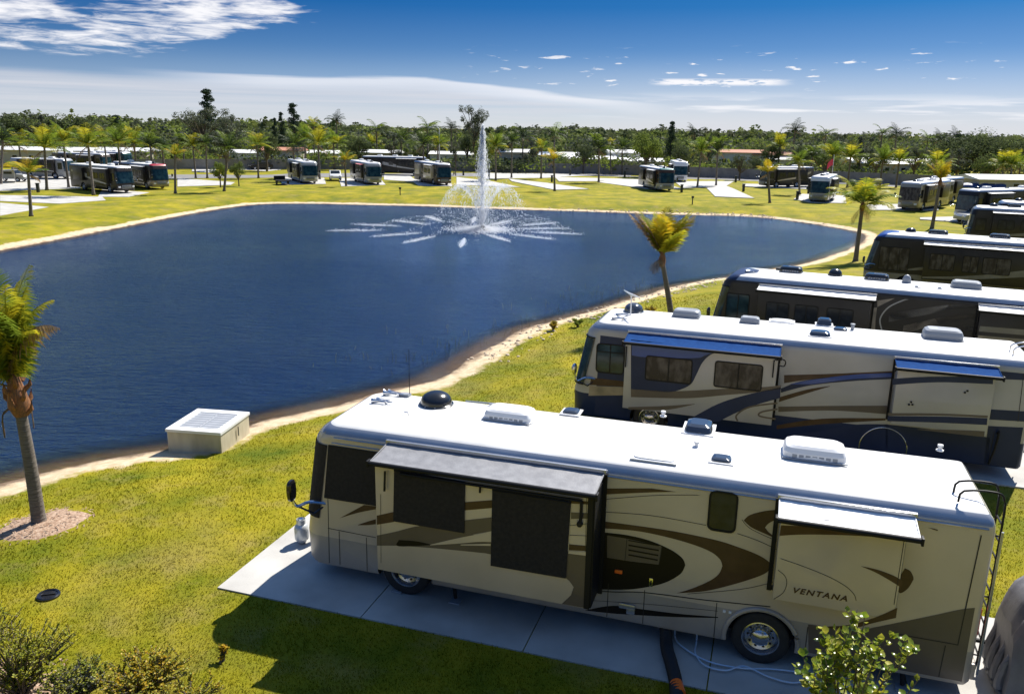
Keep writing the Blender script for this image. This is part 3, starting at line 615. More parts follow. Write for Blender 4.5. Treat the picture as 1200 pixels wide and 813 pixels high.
    def arch(s,u,r=.63,w=.045,side=1,k='champagne_lower',z0=.40,cz=.50):
        mb=MB(); pts=[]
        for i in range(25):
            t=PI*(i/24)*1.08-.04*PI; pts.append(s.p(u+r*math.cos(t),.012,cz+r*math.sin(t),side))
        mb.tube(pts,w,k,8); return mb.build('wheel_arch',s.root,smooth=60)
    def horn(s,u,v):
        mb=MB(); x,y,_=s.p(u,v,0); z=s.zt+.05
        mb.tube([(x-.35,y,z+.03),(x-.1,y,z+.03),(x+.05,y,z+.03),(x+.12,y,z+.03)],[.012,.02,.035,.075],'chrome',10); mb.box((x-.22,y,z),(.05,.05,.09),'chrome'); mb.tube([(x-.25,y-.1,z+.03),(x-.02,y-.1,z+.03),(x+.06,y-.1,z+.03)],[.01,.02,.055],'chrome',10)
        return mb.build('air_horn',s.root)
def lettering(txt,coach,u0,z0,u1,h,v,k,parent,shear=.25,tilt=0.):
    cu=bpy.data.curves.new('t','FONT'); cu.body=txt; cu.size=1.; cu.extrude=.004; cu.shear=shear; cu.offset=.03; cu.space_character=1.25
    o=bpy.data.objects.new('t',cu); COL.objects.link(o); dg=bpy.context.evaluated_depsgraph_get(); me=bpy.data.meshes.new_from_object(o.evaluated_get(dg),depsgraph=dg); bpy.data.objects.remove(o)
    xs=[q.co.x for q in me.vertices]; ys=[q.co.y for q in me.vertices]; x0,x1,y0,y1=min(xs),max(xs),min(ys),max(ys)
    for q in me.vertices:
        t=(q.co.x-x0)/(x1-x0); u=u0+(u1-u0)*t; z=z0+h*(q.co.y-y0)/(y1-y0)+tilt*t; q.co=Vector(coach.p(u,v+(.003 if q.co.z>0 else 0),z))
    me.materials.clear(); me.materials.append(M[k]); me.flip_normals(); return link('lettering',me,parent)

def loc_of(fx,fy,deg,L,W):
    c,s_=math.cos(R(deg)),math.sin(R(deg)); return (fx-L/2*c+W/2*s_,fy-L/2*s_-W/2*c,.03)
ROWG='motorhomes parked side by side with their noses to the pond'
# ===== the champagne coach in front
L1,W1=12.33,2.55
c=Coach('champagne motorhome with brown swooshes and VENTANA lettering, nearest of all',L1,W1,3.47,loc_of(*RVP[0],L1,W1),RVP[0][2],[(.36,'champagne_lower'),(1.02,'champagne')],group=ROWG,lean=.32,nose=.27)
A1=c
m1=[[-0.068,1.868],[-0.127,1.513],[0.109,1.839],[0.39,1.94]]
# black privacy screen on the cab side window
pts=[[0.42,3.423],[1.582,3.378],[1.447,1.903],[0.68,1.892],[0.112,1.896]]
q=[(max(u,.27 if z>2 else .15),min(z,3.06)) for u,z in pts]; sc=MB(); c.poly(q,'screen_black',.012,mb=sc); c.line([q[0],q[1],q[2]],'trim_black',.03,.016,mb=sc,n=1); sc.build('privacy_screen',c.root,smooth=0)
tag(c.shell(1.42,3.06,0,15,'screen_black',off=.016,mull=False),label='windshield behind a black screen cover')
def Sw(top,bot,k,v=.004): c.swoosh(top,bot,k,v)
Z='@'
# graphics on the fixed side
Sw([[5.998,2.339],[6.603,2.356],[7.306,2.361],[8.054,2.319],[8.485,2.241],[8.792,2.159],[8.973,2.062],[9.003,1.992]],[[6.004,2.196],[6.609,2.251],[7.092,2.236],[7.569,2.18],[7.948,2.091],[8.142,1.97],[8.201,1.841]],'brown_gloss')
Sw([[8.201,1.841],[8.15,1.672],[7.993,1.5],[7.694,1.287],[7.448,1.15]],[[9.003,1.992],[8.953,1.862],[8.77,1.722],[8.394,1.508],[7.945,1.294],[7.448,1.15]],'brown_gloss')
Sw([[5.997,2.116],[6.452,2.141],[6.875,2.109],[7.265,2.002],[7.496,1.867],[7.562,1.737]],[[6.048,0.95],[6.508,1.035],[6.833,1.137],[7.213,1.311],[7.486,1.544],[7.562,1.737]],'black_gloss')
Sw([[6.002,2.983],[6.88,3.119],[7.499,3.194],[7.953,3.238],[8.487,3.282]],[[6.007,2.865],[6.884,3.044],[7.502,3.151],[7.955,3.212],[8.487,3.278]],'brown_gloss')
Sw([[6.01,3.172],[6.429,3.208],[6.874,3.224]],[[6.013,3.11],[6.431,3.167],[6.874,3.217]],'brown_gloss')
Sw([[9.106,3.083],[8.806,2.997],[8.58,2.886],[8.486,2.769]],[[9.123,2.9],[8.994,2.855],[8.898,2.782],[8.847,2.696]],'brown_gloss')
Sw([[8.486,2.769],[8.629,2.659],[8.873,2.576],[9.07,2.509]],[[8.847,2.696],[8.913,2.623],[8.991,2.569],[9.07,2.509]],'brown_gloss')
for q in [[[5.995,2.764],[6.888,2.983],[7.506,3.09],[7.884,3.147]],[[8.403,3.222],[8.696,3.235],[9.073,3.249]],[[6.006,2.525],[6.911,2.598],[7.866,2.572]],[[8.403,2.507],[8.768,2.428],[9.103,2.312]],[[7.638,1.174],[8.551,1.451],[9.087,1.697]],[[8.455,2.781],[8.616,2.633],[9.058,2.48]]]: c.line(q,'seam',.010)
# service bay behind the black panel
BAY=[[6.126,2.073],[6.471,2.073],[7.12,2.036],[7.095,1.66],[6.494,1.627],[6.146,1.627]]
c.poly(BAY,'taupe_dark',.006)
for q in [[[6.526,1.965],[7.077,1.957],[7.079,1.929],[6.528,1.936]],[[6.531,1.869],[7.073,1.857],[7.075,1.828],[6.533,1.84]],[[6.536,1.772],[7.069,1.763],[7.071,1.734],[6.538,1.743]],[[6.521,2.057],[7.071,2.048],[7.073,2.027],[6.522,2.036]]]: c.poly(q,'black_gloss',.011)
for q in [[[6.494,2.077],[6.478,1.631]],[[7.13,2.031],[7.095,1.66]]]: c.line(q,'seam',.012,.010,n=1)
# skirt: seams, baggage doors, dark taper
SK=[[[5.789,0.876],[6.345,0.954],[6.871,1.048],[7.959,1.116],[9.072,1.211]],[[5.78,0.67],[7.015,0.83],[8.191,0.94]]]
c.line(SK[0],'seam',.02); c.line(SK[1],'seam',.008)
Sw([[5.771,0.447],[6.292,0.654],[6.858,0.697],[7.54,0.745],[8.206,0.824]],[[5.771,0.447],[6.3,0.494],[6.865,0.572],[7.544,0.679],[8.208,0.806]],'black_gloss')
for u,z0,z1 in [[6.196,0.4,1.22],[6.871,0.4,1.22],[8.163,0.4,1.22]]: c.line([(u,z0),(u,z1-.12)],'seam',.014,n=1)
# front lower panels
for a in [[[0.356,1.916],[0.323,0.427]],[[0.323,1.222],[1.418,1.2]],[[0.584,1.196],[0.574,0.438]],[[1.205,1.162],[1.198,0.393]]]: c.line(a,'seam',.014,n=1)
Sw([[1.175,1.881],[1.439,1.889],[1.438,1.861]],[[0.608,1.494],[1.027,1.683],[1.437,1.83]],'brown_gloss')
Sw([[1.018,1.415],[1.234,1.522],[1.43,1.611]],[[1.017,1.408],[1.232,1.445],[1.427,1.499]],'brown_gloss')
# rear panels: dark swept lower quarter and crescent
RQ=[[11.021,1.288],[11.6,1.569],[12.005,1.771],[12.233,1.848]]
low=RQ+[(RQ[-1][0],.45),(9.75,.45),(9.75,.98),(RQ[0][0]-.35,1.0)]
c.poly(crom(RQ,6)+[(12.2,.45),(9.78,.45),(9.72,1.0),(RQ[0][0]-.5,1.05)],'taupe_dark')
for a in [[[12.107,3.392],[12.047,1.111]],[[11.093,1.12],[12.046,1.119]],[[11.869,1.071],[11.849,0.464]],[[11.112,3.39],[12.132,3.376]]]: c.line(a,'seam',.018,.008,n=1)
c.line([(9.72,.42),(9.72,.95)],'seam',.014,.008,n=1)
Sw([[11.093,2.345],[11.173,2.314],[11.232,2.226],[11.245,2.167]],[[11.026,2.161],[11.06,1.887],[11.177,1.979],[11.245,2.167]],'brown_gloss')
c.line([[11.178,3.15],[11.33,3.131],[11.482,3.098]],'brown_gloss',.02)
# the mouths the slides run in: black edges of the openings
for (u0,u1,z0,z1) in ((1.80,6.02,.95,3.2),(9.04,10.98,1.62,3.2)):
    mb=MB(); c.seal(mb,u0,u1,z0,z1,w=.075); mb.build('slide_seal',c.root,smooth=0)
c.finish()
# slide-out, front
D1=.70; SU0,SU1,SZ0,SZ1=1.80,5.99,.93,3.17
mb=c.slide(SU0,SU1,SZ0,SZ1,D1,'champagne'); mb.box(c.p(SU1+.012,D1/2,(SZ0+SZ1)/2),(.03,D1-.03,SZ1-SZ0-.04),'trim_black'); mb.box(c.p(SU1-.05,D1+.004,(SZ0+SZ1)/2),(.10,.03,SZ1-SZ0-.02),'trim_black')
def on1(top,bot,k,v=D1+.004): c.swoosh(top,bot,k,v,mb=mb)
T1=[[[[1.818,2.08],[2.18,2.219]],[[1.812,1.888],[2.175,2.009]]],[[[2.266,1.65],[2.625,1.687],[2.947,1.673]],[[2.266,1.643],[2.263,1.517],[2.947,1.666]]]]
on1(*T1[0],'brown_gloss')
F1=[[1.805,1.661],[2.17,1.798],[2.695,2.013],[3.11,2.052],[3.611,2.023],[3.873,2.024]]
F2=[[1.799,1.446],[2.296,1.529],[2.946,1.601],[3.866,1.677],[4.117,1.685],[4.813,1.661],[5.539,1.483]]
F3=[[4.235,2.062],[4.982,2.038],[5.594,2.009],[5.994,1.99]]
EU=SU1-.03
e2=[(EU,F2[-1][1]-.02)]
c.poly(crom(F1,5)+crom(F3,5)[1:]+[(EU,F3[-1][1]),(EU,SZ0+.02)]+[[5.484,0.942],[5.652,1.156],[5.693,1.323],[5.614,1.428]]+crom(F2,5)[::-1],'taupe_dark',D1+.004,mb=mb)
on1(*T1[1],'black_gloss',D1+.007)
for t,b,k in [[[[3.575,2.638],[4.137,2.771]],[[3.575,2.474],[4.138,2.616]],1],[[[3.575,2.275],[4.125,2.43]],[[3.529,1.935],[3.622,1.971],[4.128,2.154]],0],[[[5.588,3.003],[5.979,3.03]],[[5.59,2.938],[5.975,2.976]],1],[[[5.596,2.77],[5.977,2.815]],[[5.6,2.644],[5.969,2.718]],0],[[[5.583,2.152],[5.952,2.182]],[[5.581,2.035],[5.947,2.083]],1]]:
    c.swoosh(t,b,'brown_gloss' if k else 'taupe_dark',D1+.005,mb=mb)
on1([[2.915,1.667],[3.424,1.881],[3.864,2.048],[4.128,2.157]],[[2.915,1.657],[3.423,1.778],[3.865,1.895],[4.13,1.939]],'champagne',D1+.009)
on1([[3.529,1.784],[4.115,1.902]],[[3.529,1.764],[4.115,1.86]],'champagne',D1+.009)
on1([[5.576,2.021],[5.948,2.065]],[[5.572,1.971],[5.946,1.99]],'champagne',D1+.009)
for a in [[[5.576,2.512],[5.968,2.625]],[[5.583,2.33],[5.966,2.379]],[[5.863,3.13],[5.878,2.046]],[[1.91,2.538],[1.88,1.094]]]: c.line(a,'seam',.008,D1+.006,mb=mb,n=1)
s1=mb.build('slide_out',c.root,smooth=30); tag(s1,label='long slide-out with two black screened windows')
def screen(pts,v,parent):
    m=MB(); q=[c.p(u,v,z) for u,z in pts]; n=len(q); b=[c.p(u,v-.02,z) for u,z in pts]; ar=sum(q[i][0]*q[(i+1)%n][2]-q[(i+1)%n][0]*q[i][2] for i in range(n))
    if ar>0: q=q[::-1]; b=b[::-1]
    m.add(q+b,[tuple(range(n))]+[(i,i+n,(i+1)%n+n,(i+1)%n) for i in range(n)],'screen_black'); m.tube([c.p(pts[0][0],v,pts[0][1]),c.p(pts[1][0],v,pts[1][1])],.018,'trim_black',6); return m.build('privacy_screen',parent,smooth=0)
screen([[2.213,3.082],[3.619,3.039],[3.604,2.033],[2.171,2.032]],D1+.03,s1)
screen([[4.143,2.986],[5.591,2.969],[5.548,1.481],[4.125,1.467]],D1+.03,s1)
# window awning arms folded on the slide face
m=MB()
for pts in [[[2.351,3.245],[2.933,3.221],[3.851,3.173],[4.739,3.111],[5.694,3.111],[5.78,3.05],[5.782,2.632]],[[2.041,3.482],[2.019,2.642]],[[3.926,3.169],[3.919,2.907]]]:
    m.tube([c.p(u,D1+.06,min(z,3.04)) for u,z in (crom(pts,3) if len(pts)>2 else pts)],.028 if len(pts)>2 else .022,'trim_black',8)
u,z=[5.769,2.6]; m.lathe([(.001,.05),(.05,.04),(.055,0),(.05,-.03)],c.p(u,D1+.05,z),'trim_black',seg=14,axis='y',close=False)
m.build('awning_arm',s1)
c.awning(1.76,6.03,3.31,3.22,.02,.80,'awning_grey',name='awning')
# slide-out, rear
D2=.50; mb=c.slide(9.07,10.96,1.65,3.16,D2,'champagne')
for a,b in [[[[9.081,3.018],[9.525,3.069],[10.159,3.098],[10.901,3.088],[11.034,3.091]],[[9.073,2.827],[9.411,2.908],[9.918,2.991],[10.414,3.049],[10.903,3.076],[11.035,3.082]]],[[[10.364,2.514],[10.604,2.499],[10.86,2.437],[10.999,2.368]],[[10.364,2.511],[10.585,2.444],[10.796,2.35],[10.989,2.252]]],[[[9.833,1.296],[10.285,1.421],[10.691,1.659],[10.978,1.889]],[[9.834,1.29],[10.294,1.343],[10.663,1.54],[10.98,1.702]]]]:
    c.swoosh(a,b,'brown_gloss',D2+.004,mb=mb)
for a in [[[9.129,2.423],[9.467,2.353],[9.87,2.245],[10.167,2.119],[10.314,1.995],[10.359,1.887]],[[9.109,2.207],[9.225,2.12],[9.269,1.988],[9.228,1.806],[9.093,1.658]],[[10.929,3.159],[10.922,1.935]],[[9.067,3.166],[9.892,3.23],[10.891,3.167]]]: c.line(a,'seam',.010,D2+.005,mb=mb,n=5)
s2=mb.build('slide_out',c.root,smooth=30); tag(s2,label='short rear slide-out with lettering')
(a0,a1)=[[9.385,1.844],[10.227,1.853]]
lettering('VENTANA',c,a0[0],a0[1]-.01,a1[0],.105,D2+.004,'brown_gloss',s2,tilt=a1[1]-a0[1])
c.awning(9.03,11.12,3.30,3.22,.02,.66,'awning_white',name='awning')
# window, lights, latches
wq=[[7.878,3.222],[8.37,3.251],[8.363,2.475],[7.883,2.474]]
c.window(min(p[0] for p in wq),max(p[0] for p in wq),min(p[1] for p in wq)+.02,max(p[1] for p in wq),k='glass_dark',mull=(),r=.11)
(u,z)=[6.375,1.39]; m=MB(); m.box(c.p(u,.02,z),(.14,.04,.07),'orange_lens',ch=.012); m.build('side_light',c.root)
(u,z)=[6.978,1.288]; m=MB(); m.box(c.p(u,.02,z),(.07,.03,.17),'chrome',ch=.01); m.box(c.p(u,.04,z),(.03,.03,.08),'trim_black',ch=.005); m.build('door_latch',c.root)
(u,z)=[6.618,0.685]; m=MB(); m.box(c.p(u-.05,.03,z+.03),(.30,.05,.10),'cap_silver',ch=.02); m.box(c.p(u+.02,.03,z-.05),(.16,.05,.14),'cap_silver',ch=.02); m.build('service_cover',c.root)
(u,z)=[8.354,0.961]; 
for d_ in (-.05,.05): m=MB(); m.box(c.p(u+d_,.012,z),(.05,.02,.05),'plastic_white',ch=.008); m.build('outlet_cover',c.root)
c.wheel(2.04); c.wheel(8.96,dual=True); c.wheel(2.04,-1,detail=False); c.wheel(8.96,-1,detail=False); c.arch(8.96); 
# chassis shadowed under the floor
m=MB(); m.box((0,0,.42),(L1-.8,1.5,.22),'trim_black'); m.box(c.p(2.04,-W1/2,.5),(.16,W1-.7,.16),'trim_black'); m.box(c.p(8.96,-W1/2,.5),(.2,W1-.7,.2),'trim_black')
for u in (1.78,3.05,11.3): m.tube([c.p(u,-.12,.5),c.p(u+.05,-.12,.10)],.04,'trim_black',8); m.box(c.p(u+.05,-.12,.03),(.22,.22,.03),'plastic_grey')
m.build('chassis',c.root)
# roof equipment
c.dome(1.96,-1.90,.33,.30); c.ac(3.72,-1.62,1.05,.66); c.ac(9.60,-1.60,1.15,.74,.27); c.vent(4.82,-2.38,.34,.34); c.vent(8.0,-.80,.36,.34)
c.vent(7.46,-2.28,.55,.62,.18,name='skylight'); c.vent(6.84,-.5,.75,.36,.07,k='plastic_white',name='skylight')
for u,v in [[6.675,-2.828],[7.505,-1.312],[11.884,-2.722]]:
    m=MB(); x,y,_=c.p(u,v,0); m.lathe([(.07,0),(.07,.02),(.035,.03),(.035,.08),(.055,.085),(.05,.12),(.001,.125)],(x,y,c.zt+.02),'plastic_white',seg=12,close=False); m.build('roof_cap',c.root)
for px in [[-0.165,-1.534],[0.05,-2.948]]: c.horn(max(px[0]+.15,.75),max(min(px[1],-.4),-2.1))
m=MB(); u,v=[1.098,-2.786]; v=max(v,-2.2); x,y,_=c.p(u,v,0); m.box((x,y,c.zt+.05),(.22,.16,.07),'plastic_grey',ch=.02); m.tube([(x-.1,y,c.zt+.05),(x-.1,y,c.zt+1.1)],.008,'trim_black',6); m.build('antenna',c.root)
m=MB(); u,v=[2.413,-0.983]; x,y,_=c.p(u,v,0); m.box((x,y,c.zt+.022),(.26,.12,.02),'plastic_grey',ch=.004); m.build('roof_plate',c.root)
for u,v in [[0.915,-1.507],[0.817,-2.613],[1.671,-1.037]]:
    v=max(v,-2.2); m=MB(); x,y,_=c.p(u,v,0); m.tube([(x-.04,y,c.zt+.02),(x-.02,y,c.zt+.09),(x+.08,y,c.zt+.10)],.012,'chrome',6); m.build('roof_light',c.root)
m=MB(); x,y,_=c.p(2.6,-2.25,0); m.tube([(x+.1,y,c.zt+.05),(x-.55,y-.02,c.zt+.06)],.018,'plastic_grey',6); m.box((x-.55,y,c.zt+.05),(.22,.07,.04),'plastic_grey',ch=.01); m.build('antenna',c.root)
# drip rail along the near roof edge
m=MB(); m.tube([c.p(u,.006,3.235) for u in (.55,3,6,9,12.2)],.016,'cap_silver',6); m.tube([c.p(u,-W1-.006,3.235) for u in (.55,6,12.2)],.016,'cap_silver',6); m.build('drip_rail',c.root)
m=MB(); m.tube([c.p(u,.004,3.12) for u in (.5,1.55)],.014,'cap_silver',6); m.build('grab_rail',c.root)
c.mirror(); c.mirror(side=-1)
# rear: ladder, bumper, lamps
m=MB(); lv=(-.32,-.72); xr=-L1/2-.13
for v in lv:
    y=W1/2+v; pts=[(xr+.06,y,.62),(xr,y,.75),(xr,y,3.2),(xr+.03,y,3.62),(xr+.16,y,3.74),(xr+.62,y,3.70),(xr+.68,y,3.50)]; m.tube(crom(pts,3),.019,'trim_black',8)
    for z in (.8,1.9,3.0): m.tube([(xr,y,z),(xr+.14,y,z)],.014,'trim_black',6)
for z in [.8+.30*i for i in range(9)]: m.tube([(xr,W1/2+lv[0],z),(xr,W1/2+lv[1],z)],.016,'trim_black',8)
m.build('ladder',c.root)
m=MB(); m.box((-L1/2-.02,0,.55),(.16,2.2,.3),'champagne_lower',ch=.05); m.build('rear_bumper',c.root)
for s in (1,-1): m=MB(); m.box((-L1/2-.005,s*1.05,1.5),(.05,.14,.5),'red_lens',ch=.02); m.build('tail_light',c.root)
m=MB(); m.tube([(-L1/2-.08,W1/2-.04,z) for z in (.6,3.2)],.02,'cap_silver',6); m.build('corner_trim',c.root)
m=MB(); m.box((-L1/2-.02,0,2.2),(.04,1.5,.9),'glass_dark',ch=.02); m.build('rear_window',c.root)
# ===== second coach: silver and navy with blue awnings
L2=12.33
c=Coach('silver motorhome with navy cab and blue awnings, right behind the champagne one',L2,2.55,3.45,loc_of(*RVP[1],L2,2.55),RVP[1][2],[(.36,'navy'),(1.12,'silver_paint')],group=ROWG,lean=.42,nose=.42)
K2='silver_paint'; o,sc=(640,340),4.279
c.poly([(.30,3.05),(1.26,3.02),(1.26,.45),(.30,.45)],'navy')
c.swoosh([[-0.63,1.376],[1.304,1.468]],[[-0.632,1.039],[1.305,1.206]],'warm_grey',.007)
c.swoosh([[-0.604,1.579],[-0.017,1.645],[1.294,1.65]],[[-0.611,1.404],[1.303,1.481]],'brown_gloss',.008)
for t,b,k in [[[[5.912,2.376],[7.213,2.561],[8.817,2.821]],[[5.936,2.13],[6.656,2.33],[7.226,2.447],[8.827,2.741]],'brown_gloss'],[[[5.862,1.957],[6.372,2.233],[7.223,2.472],[8.821,2.79]],[[5.874,1.833],[6.675,2.15],[7.802,2.41],[8.845,2.592]],'navy'],[[[6.087,2.115],[6.658,2.311],[7.781,2.599],[8.824,2.766]],[[6.671,2.183],[7.238,2.332],[7.795,2.473],[8.837,2.654]],'blue_gloss'],[[[5.857,1.692],[6.572,2.008],[7.195,2.192]],[[5.842,1.537],[6.583,1.892],[7.196,2.179]],'brown_gloss'],[[[5.843,1.391],[7.317,1.602],[8.766,1.79]],[[5.858,1.232],[7.332,1.46],[8.785,1.536]],'taupe_dark'],[[[5.849,0.807],[7.07,1.176],[8.767,1.411]],[[5.861,0.687],[7.087,1.006],[8.774,1.347]],'brown_gloss'],[[[6.355,0.586],[6.994,0.774],[7.95,1.101],[8.844,1.24]],[[6.408,0.05],[7.059,0.145],[8.042,0.288],[8.943,0.419]],'navy'],[[[11.305,3.102],[11.985,3.141],[12.283,3.162]],[[11.313,2.873],[12.019,2.918],[12.317,2.94]],'navy'],[[[11.315,2.004],[12.152,2.05],[12.453,2.07]],[[11.327,1.708],[12.197,1.761],[12.499,1.777]],'navy'],[[[11.354,1.525],[12.223,1.592],[12.523,1.62]],[[11.414,0.01],[12.479,-0.078],[12.781,-0.029]],'navy'],[[[8.788,1.233],[10.168,1.239],[11.454,1.194]],[[8.896,0.346],[10.295,0.291],[11.515,0.411]],'navy']]:
    c.swoosh(t,b,k,.004 if k!='blue_gloss' else .008)
for a in [[[11.095,3.302],[11.651,3.344],[11.915,3.271],[11.98,3.009],[12.046,1.741]],[[11.53,1.392],[11.515,0.411]]]: c.line(a,'seam',.016,.009)
c.finish()
# cab window and windshield
wq=[[-0.14,2.832],[1.201,2.854],[1.182,1.915],[-0.1,1.829]]
c.window(.28,1.18,min(p[1] for p in wq)+.02,max(p[1] for p in wq)-.05,k='glass_sky',mull=(.5,-.28),r=.12)
c.shell(1.40,2.95,1,14,'glass_sky')
mb=MB(); c.seal(mb,1.30,5.72,1.0,3.12); mb.build('slide_seal',c.root,smooth=0)
mb=c.slide(1.30,5.70,.98,3.10,.6,'silver_paint')
for t,b,k in [[[[1.455,3.16],[2.501,3.14],[4.123,3.096]],[[1.537,1.61],[2.357,1.631],[2.831,1.687],[3.287,1.941],[3.45,2.27],[3.596,2.654],[3.806,2.919],[4.123,3.085]],'navy'],[[[1.488,3.102],[2.504,3.091],[4.01,3.085]],[[1.511,2.681],[1.935,2.663],[3.344,2.78],[3.681,2.906],[4.011,3.073]],'blue_gloss'],[[[1.537,1.61],[2.831,1.7],[4.101,1.913],[5.382,2.125],[5.856,2.24]],[[1.55,1.356],[3.198,1.518],[4.343,1.757],[5.23,1.949],[5.856,2.12]],'taupe_dark'],[[[1.488,1.026],[2.623,1.207],[3.473,1.376]],[[1.492,0.949],[2.631,1.08],[3.474,1.364]],'taupe_dark'],[[[3.361,0.882],[4.137,1.453],[4.905,1.824],[5.85,2.18]],[[4.18,0.895],[4.67,1.24],[5.209,1.555],[5.86,1.849]],'navy']]: c.swoosh(t,b,k,.6+(.004 if k!='blue_gloss' else .008),mb=mb)
for a in [[[5.809,1.691],[5.047,1.474],[4.703,1.182],[4.747,1.001]],[[5.825,1.511],[5.394,1.364],[5.35,1.235],[5.799,1.201]]]: c.line(a,'taupe_dark',.05,.606,mb=mb)
s=mb.build('slide_out',c.root,smooth=30)
for q in [[[1.935,2.728],[3.303,2.687],[3.326,2.004],[1.979,1.956]],[[3.963,2.757],[5.329,2.775],[5.325,2.028],[3.974,1.973]]]:
    us=[p[0] for p in q]; zs=[p[1] for p in q]; c.window(min(us),max(us),min(zs),max(zs),v=.6,parent=s,k='glass_blind',mull=(.5,))
c.awning(1.28,5.75,3.24,3.12,.02,.78,'blue_fabric')
m=MB(); m.tube(crom([c.p(5.72,.66,3.05),c.p(5.9,.66,2.98),c.p(5.88,.66,2.82),c.p(5.74,.66,2.84)],4),.02,'trim_black',6); m.tube([c.p(5.72,.66,3.0),c.p(5.6,.65,2.95),c.p(5.6,.65,2.45)],.02,'trim_black',6); m.build('awning_arm',s)
m=MB(); m.tube([c.p(1.34,.65,2.95),c.p(1.34,.65,2.3)],.02,'trim_black',6); m.build('awning_arm',s)
mb=MB(); c.seal(mb,8.82,11.3,1.45,3.1); mb.build('slide_seal',c.root,smooth=0)
mb=c.slide(8.85,11.25,1.42,3.06,.5,'silver_paint')
for t,b,k in [[[[8.749,2.725],[9.616,2.884],[11.165,3.059]],[[8.76,2.553],[9.896,2.758],[11.185,2.853]],'navy'],[[[8.751,1.729],[10.014,1.878],[11.197,1.97]],[[8.76,1.654],[10.022,1.818],[11.196,1.909]],'taupe_dark'],[[[8.762,1.642],[10.025,1.793],[11.197,1.897]],[[8.758,1.49],[10.049,1.616],[11.21,1.703]],'navy'],[[[9.547,1.362],[10.336,1.45],[11.185,1.522]],[[9.549,1.349],[10.612,1.351],[11.193,1.357]],'taupe_dark']]: c.swoosh(t,b,k,.504,mb=mb)
s=mb.build('slide_out',c.root,smooth=30)
for u,z in [[9.245,2.041],[9.289,2.121],[9.33,2.052],[10.56,2.546],[10.614,2.6]]: m=MB(); m.box(c.p(u,.515,z),(.05,.02,.05),'trim_black',ch=.006); m.build('vent_plate',s)
c.awning(8.8,11.35,3.2,3.10,.02,.66,'blue_fabric')
c.wheel(2.04); c.wheel(8.80,dual=True); c.wheel(8.8,-1,detail=False); c.arch(8.80,k='chrome',w=.02)
m=MB(); m.box((0,0,.42),(L2-.8,1.5,.22),'trim_black'); m.build('chassis',c.root)
c.mirror(k='chrome',z=1.95,zb=1.6,h=.34); c.mirror(side=-1,k='chrome',z=1.95,zb=1.6,h=.34)
m=MB(); m.box(c.p(.02,-.2,1.30),(.12,.12,.12),'red_lens',ch=.02); m.build('marker_light',c.root)
c.ac(2.78,-1.85,.9,.62,.24,k='plastic_grey',k2='plastic_grey'); tag(c.root.children[-1],label='dark grey air conditioner'); c.ac(4.75,-1.7,.62,.42,.2,k='plastic_grey'); c.ac(10.2,-1.8,1.1,.7,.30,k='plastic_grey'); c.vent(5.7,-2.25,.7,.4,.08,k='plastic_white',name='skylight'); c.dome(1.05,-1.9,.30,.30,k='smoke_dome')
c.vent(6.8,-.8,.6,.5,.15,name='skylight'); c.vent(7.4,-1.7,.4,.35,.1); c.vent(6.95,-2.3,.45,.4,.22)
m=MB(); x,y,_=c.p(1.06,-1.3,0); m.tube([(x,y,3.47),(x,y,4.0),(x+.02,y,4.15)],.022,'plastic_white',8); m.tube([(x+.35,y-.55,4.17),(x+.1,y-.12,4.16),(x,y,4.15),(x-.12,y+.15,4.16),(x-.35,y+.5,4.17)],[.015,.03,.04,.03,.015],'plastic_white',8); m.build('television_antenna',c.root)
m=MB(); x,y,_=c.p(7.75,-1.9,0); m.lathe([(.05,0),(.05,.16),(.07,.17),(.07,.2),(.001,.21)],(x,y,3.47),'plastic_grey',seg=10,close=False); m.build('roof_cap',c.root)
m=MB()
for v in (-.5,-.9): m.tube(crom([(-L2/2-.13,1.275+v,.7),(-L2/2-.13,1.275+v,3.3),(-L2/2-.0,1.275+v,3.75),(-L2/2+.5,1.275+v,3.68),(-L2/2+.55,1.275+v,3.47)],3),.02,'chrome',8)
for z in [.9+.32*i for i in range(8)]: m.tube([(-L2/2-.13,.775,z),(-L2/2-.13,.375,z)],.016,'chrome',6)
m.build('ladder',c.root)
m=MB(); m.tube(crom([c.p(11.6,.05,1.35),c.p(11.62,.12,1.4),c.p(11.58,.12,.9),c.p(11.5,.10,.45)],4),.03,'trim_black',8); m.build('power_cord',c.root)
for u,v in ((.75,-.5),(.75,-1.1)): c.horn(u,v)
# ===== third coach: charcoal with grey arcs, cap coloured navy as a painted-in sky reflection
L3=13.2; W3=2.58
c=Coach('charcoal motorhome with sweeping grey arcs and sky-reflecting roof cap, third in the right-hand row',L3,W3,3.5,loc_of(*RVP[2],L3,W3),RVP[2][2],[(.36,'charcoal_paint'),(1.3,'charcoal_paint')],group=ROWG,cap='navy',lean=.45,nose=.3)
for t,b,k in [[[[5.587,2.599],[6.081,2.727]],[[5.704,1.092],[6.126,1.146],[6.085,2.215]],'warm_grey'],[[[6.06,2.992],[6.658,3.237]],[[6.09,2.746],[6.659,3.225]],'warm_grey'],[[[6.34,2.432],[6.927,3.05],[7.637,3.426],[8.653,3.717],[9.681,3.688]],[[6.489,1.193],[7.581,1.333],[8.953,1.509],[9.923,1.634]],'charcoal_paint'],[[[6.525,2.514],[7.914,2.941],[8.935,3.169],[11.061,3.42]],[[6.562,2.207],[7.949,2.671],[8.962,2.975],[11.091,3.221]],'graphite'],[[[7.099,2.114],[7.977,2.461],[8.988,2.786],[11.113,3.078]],[[7.087,1.771],[8.012,2.19],[9.019,2.561],[11.143,2.878]],'warm_grey'],[[[7.863,1.679],[8.552,2.132],[9.554,2.431],[11.182,2.62]],[[7.903,1.374],[8.585,1.891],[9.583,2.224],[11.213,2.419]],'graphite']]: c.swoosh(t,b,k)
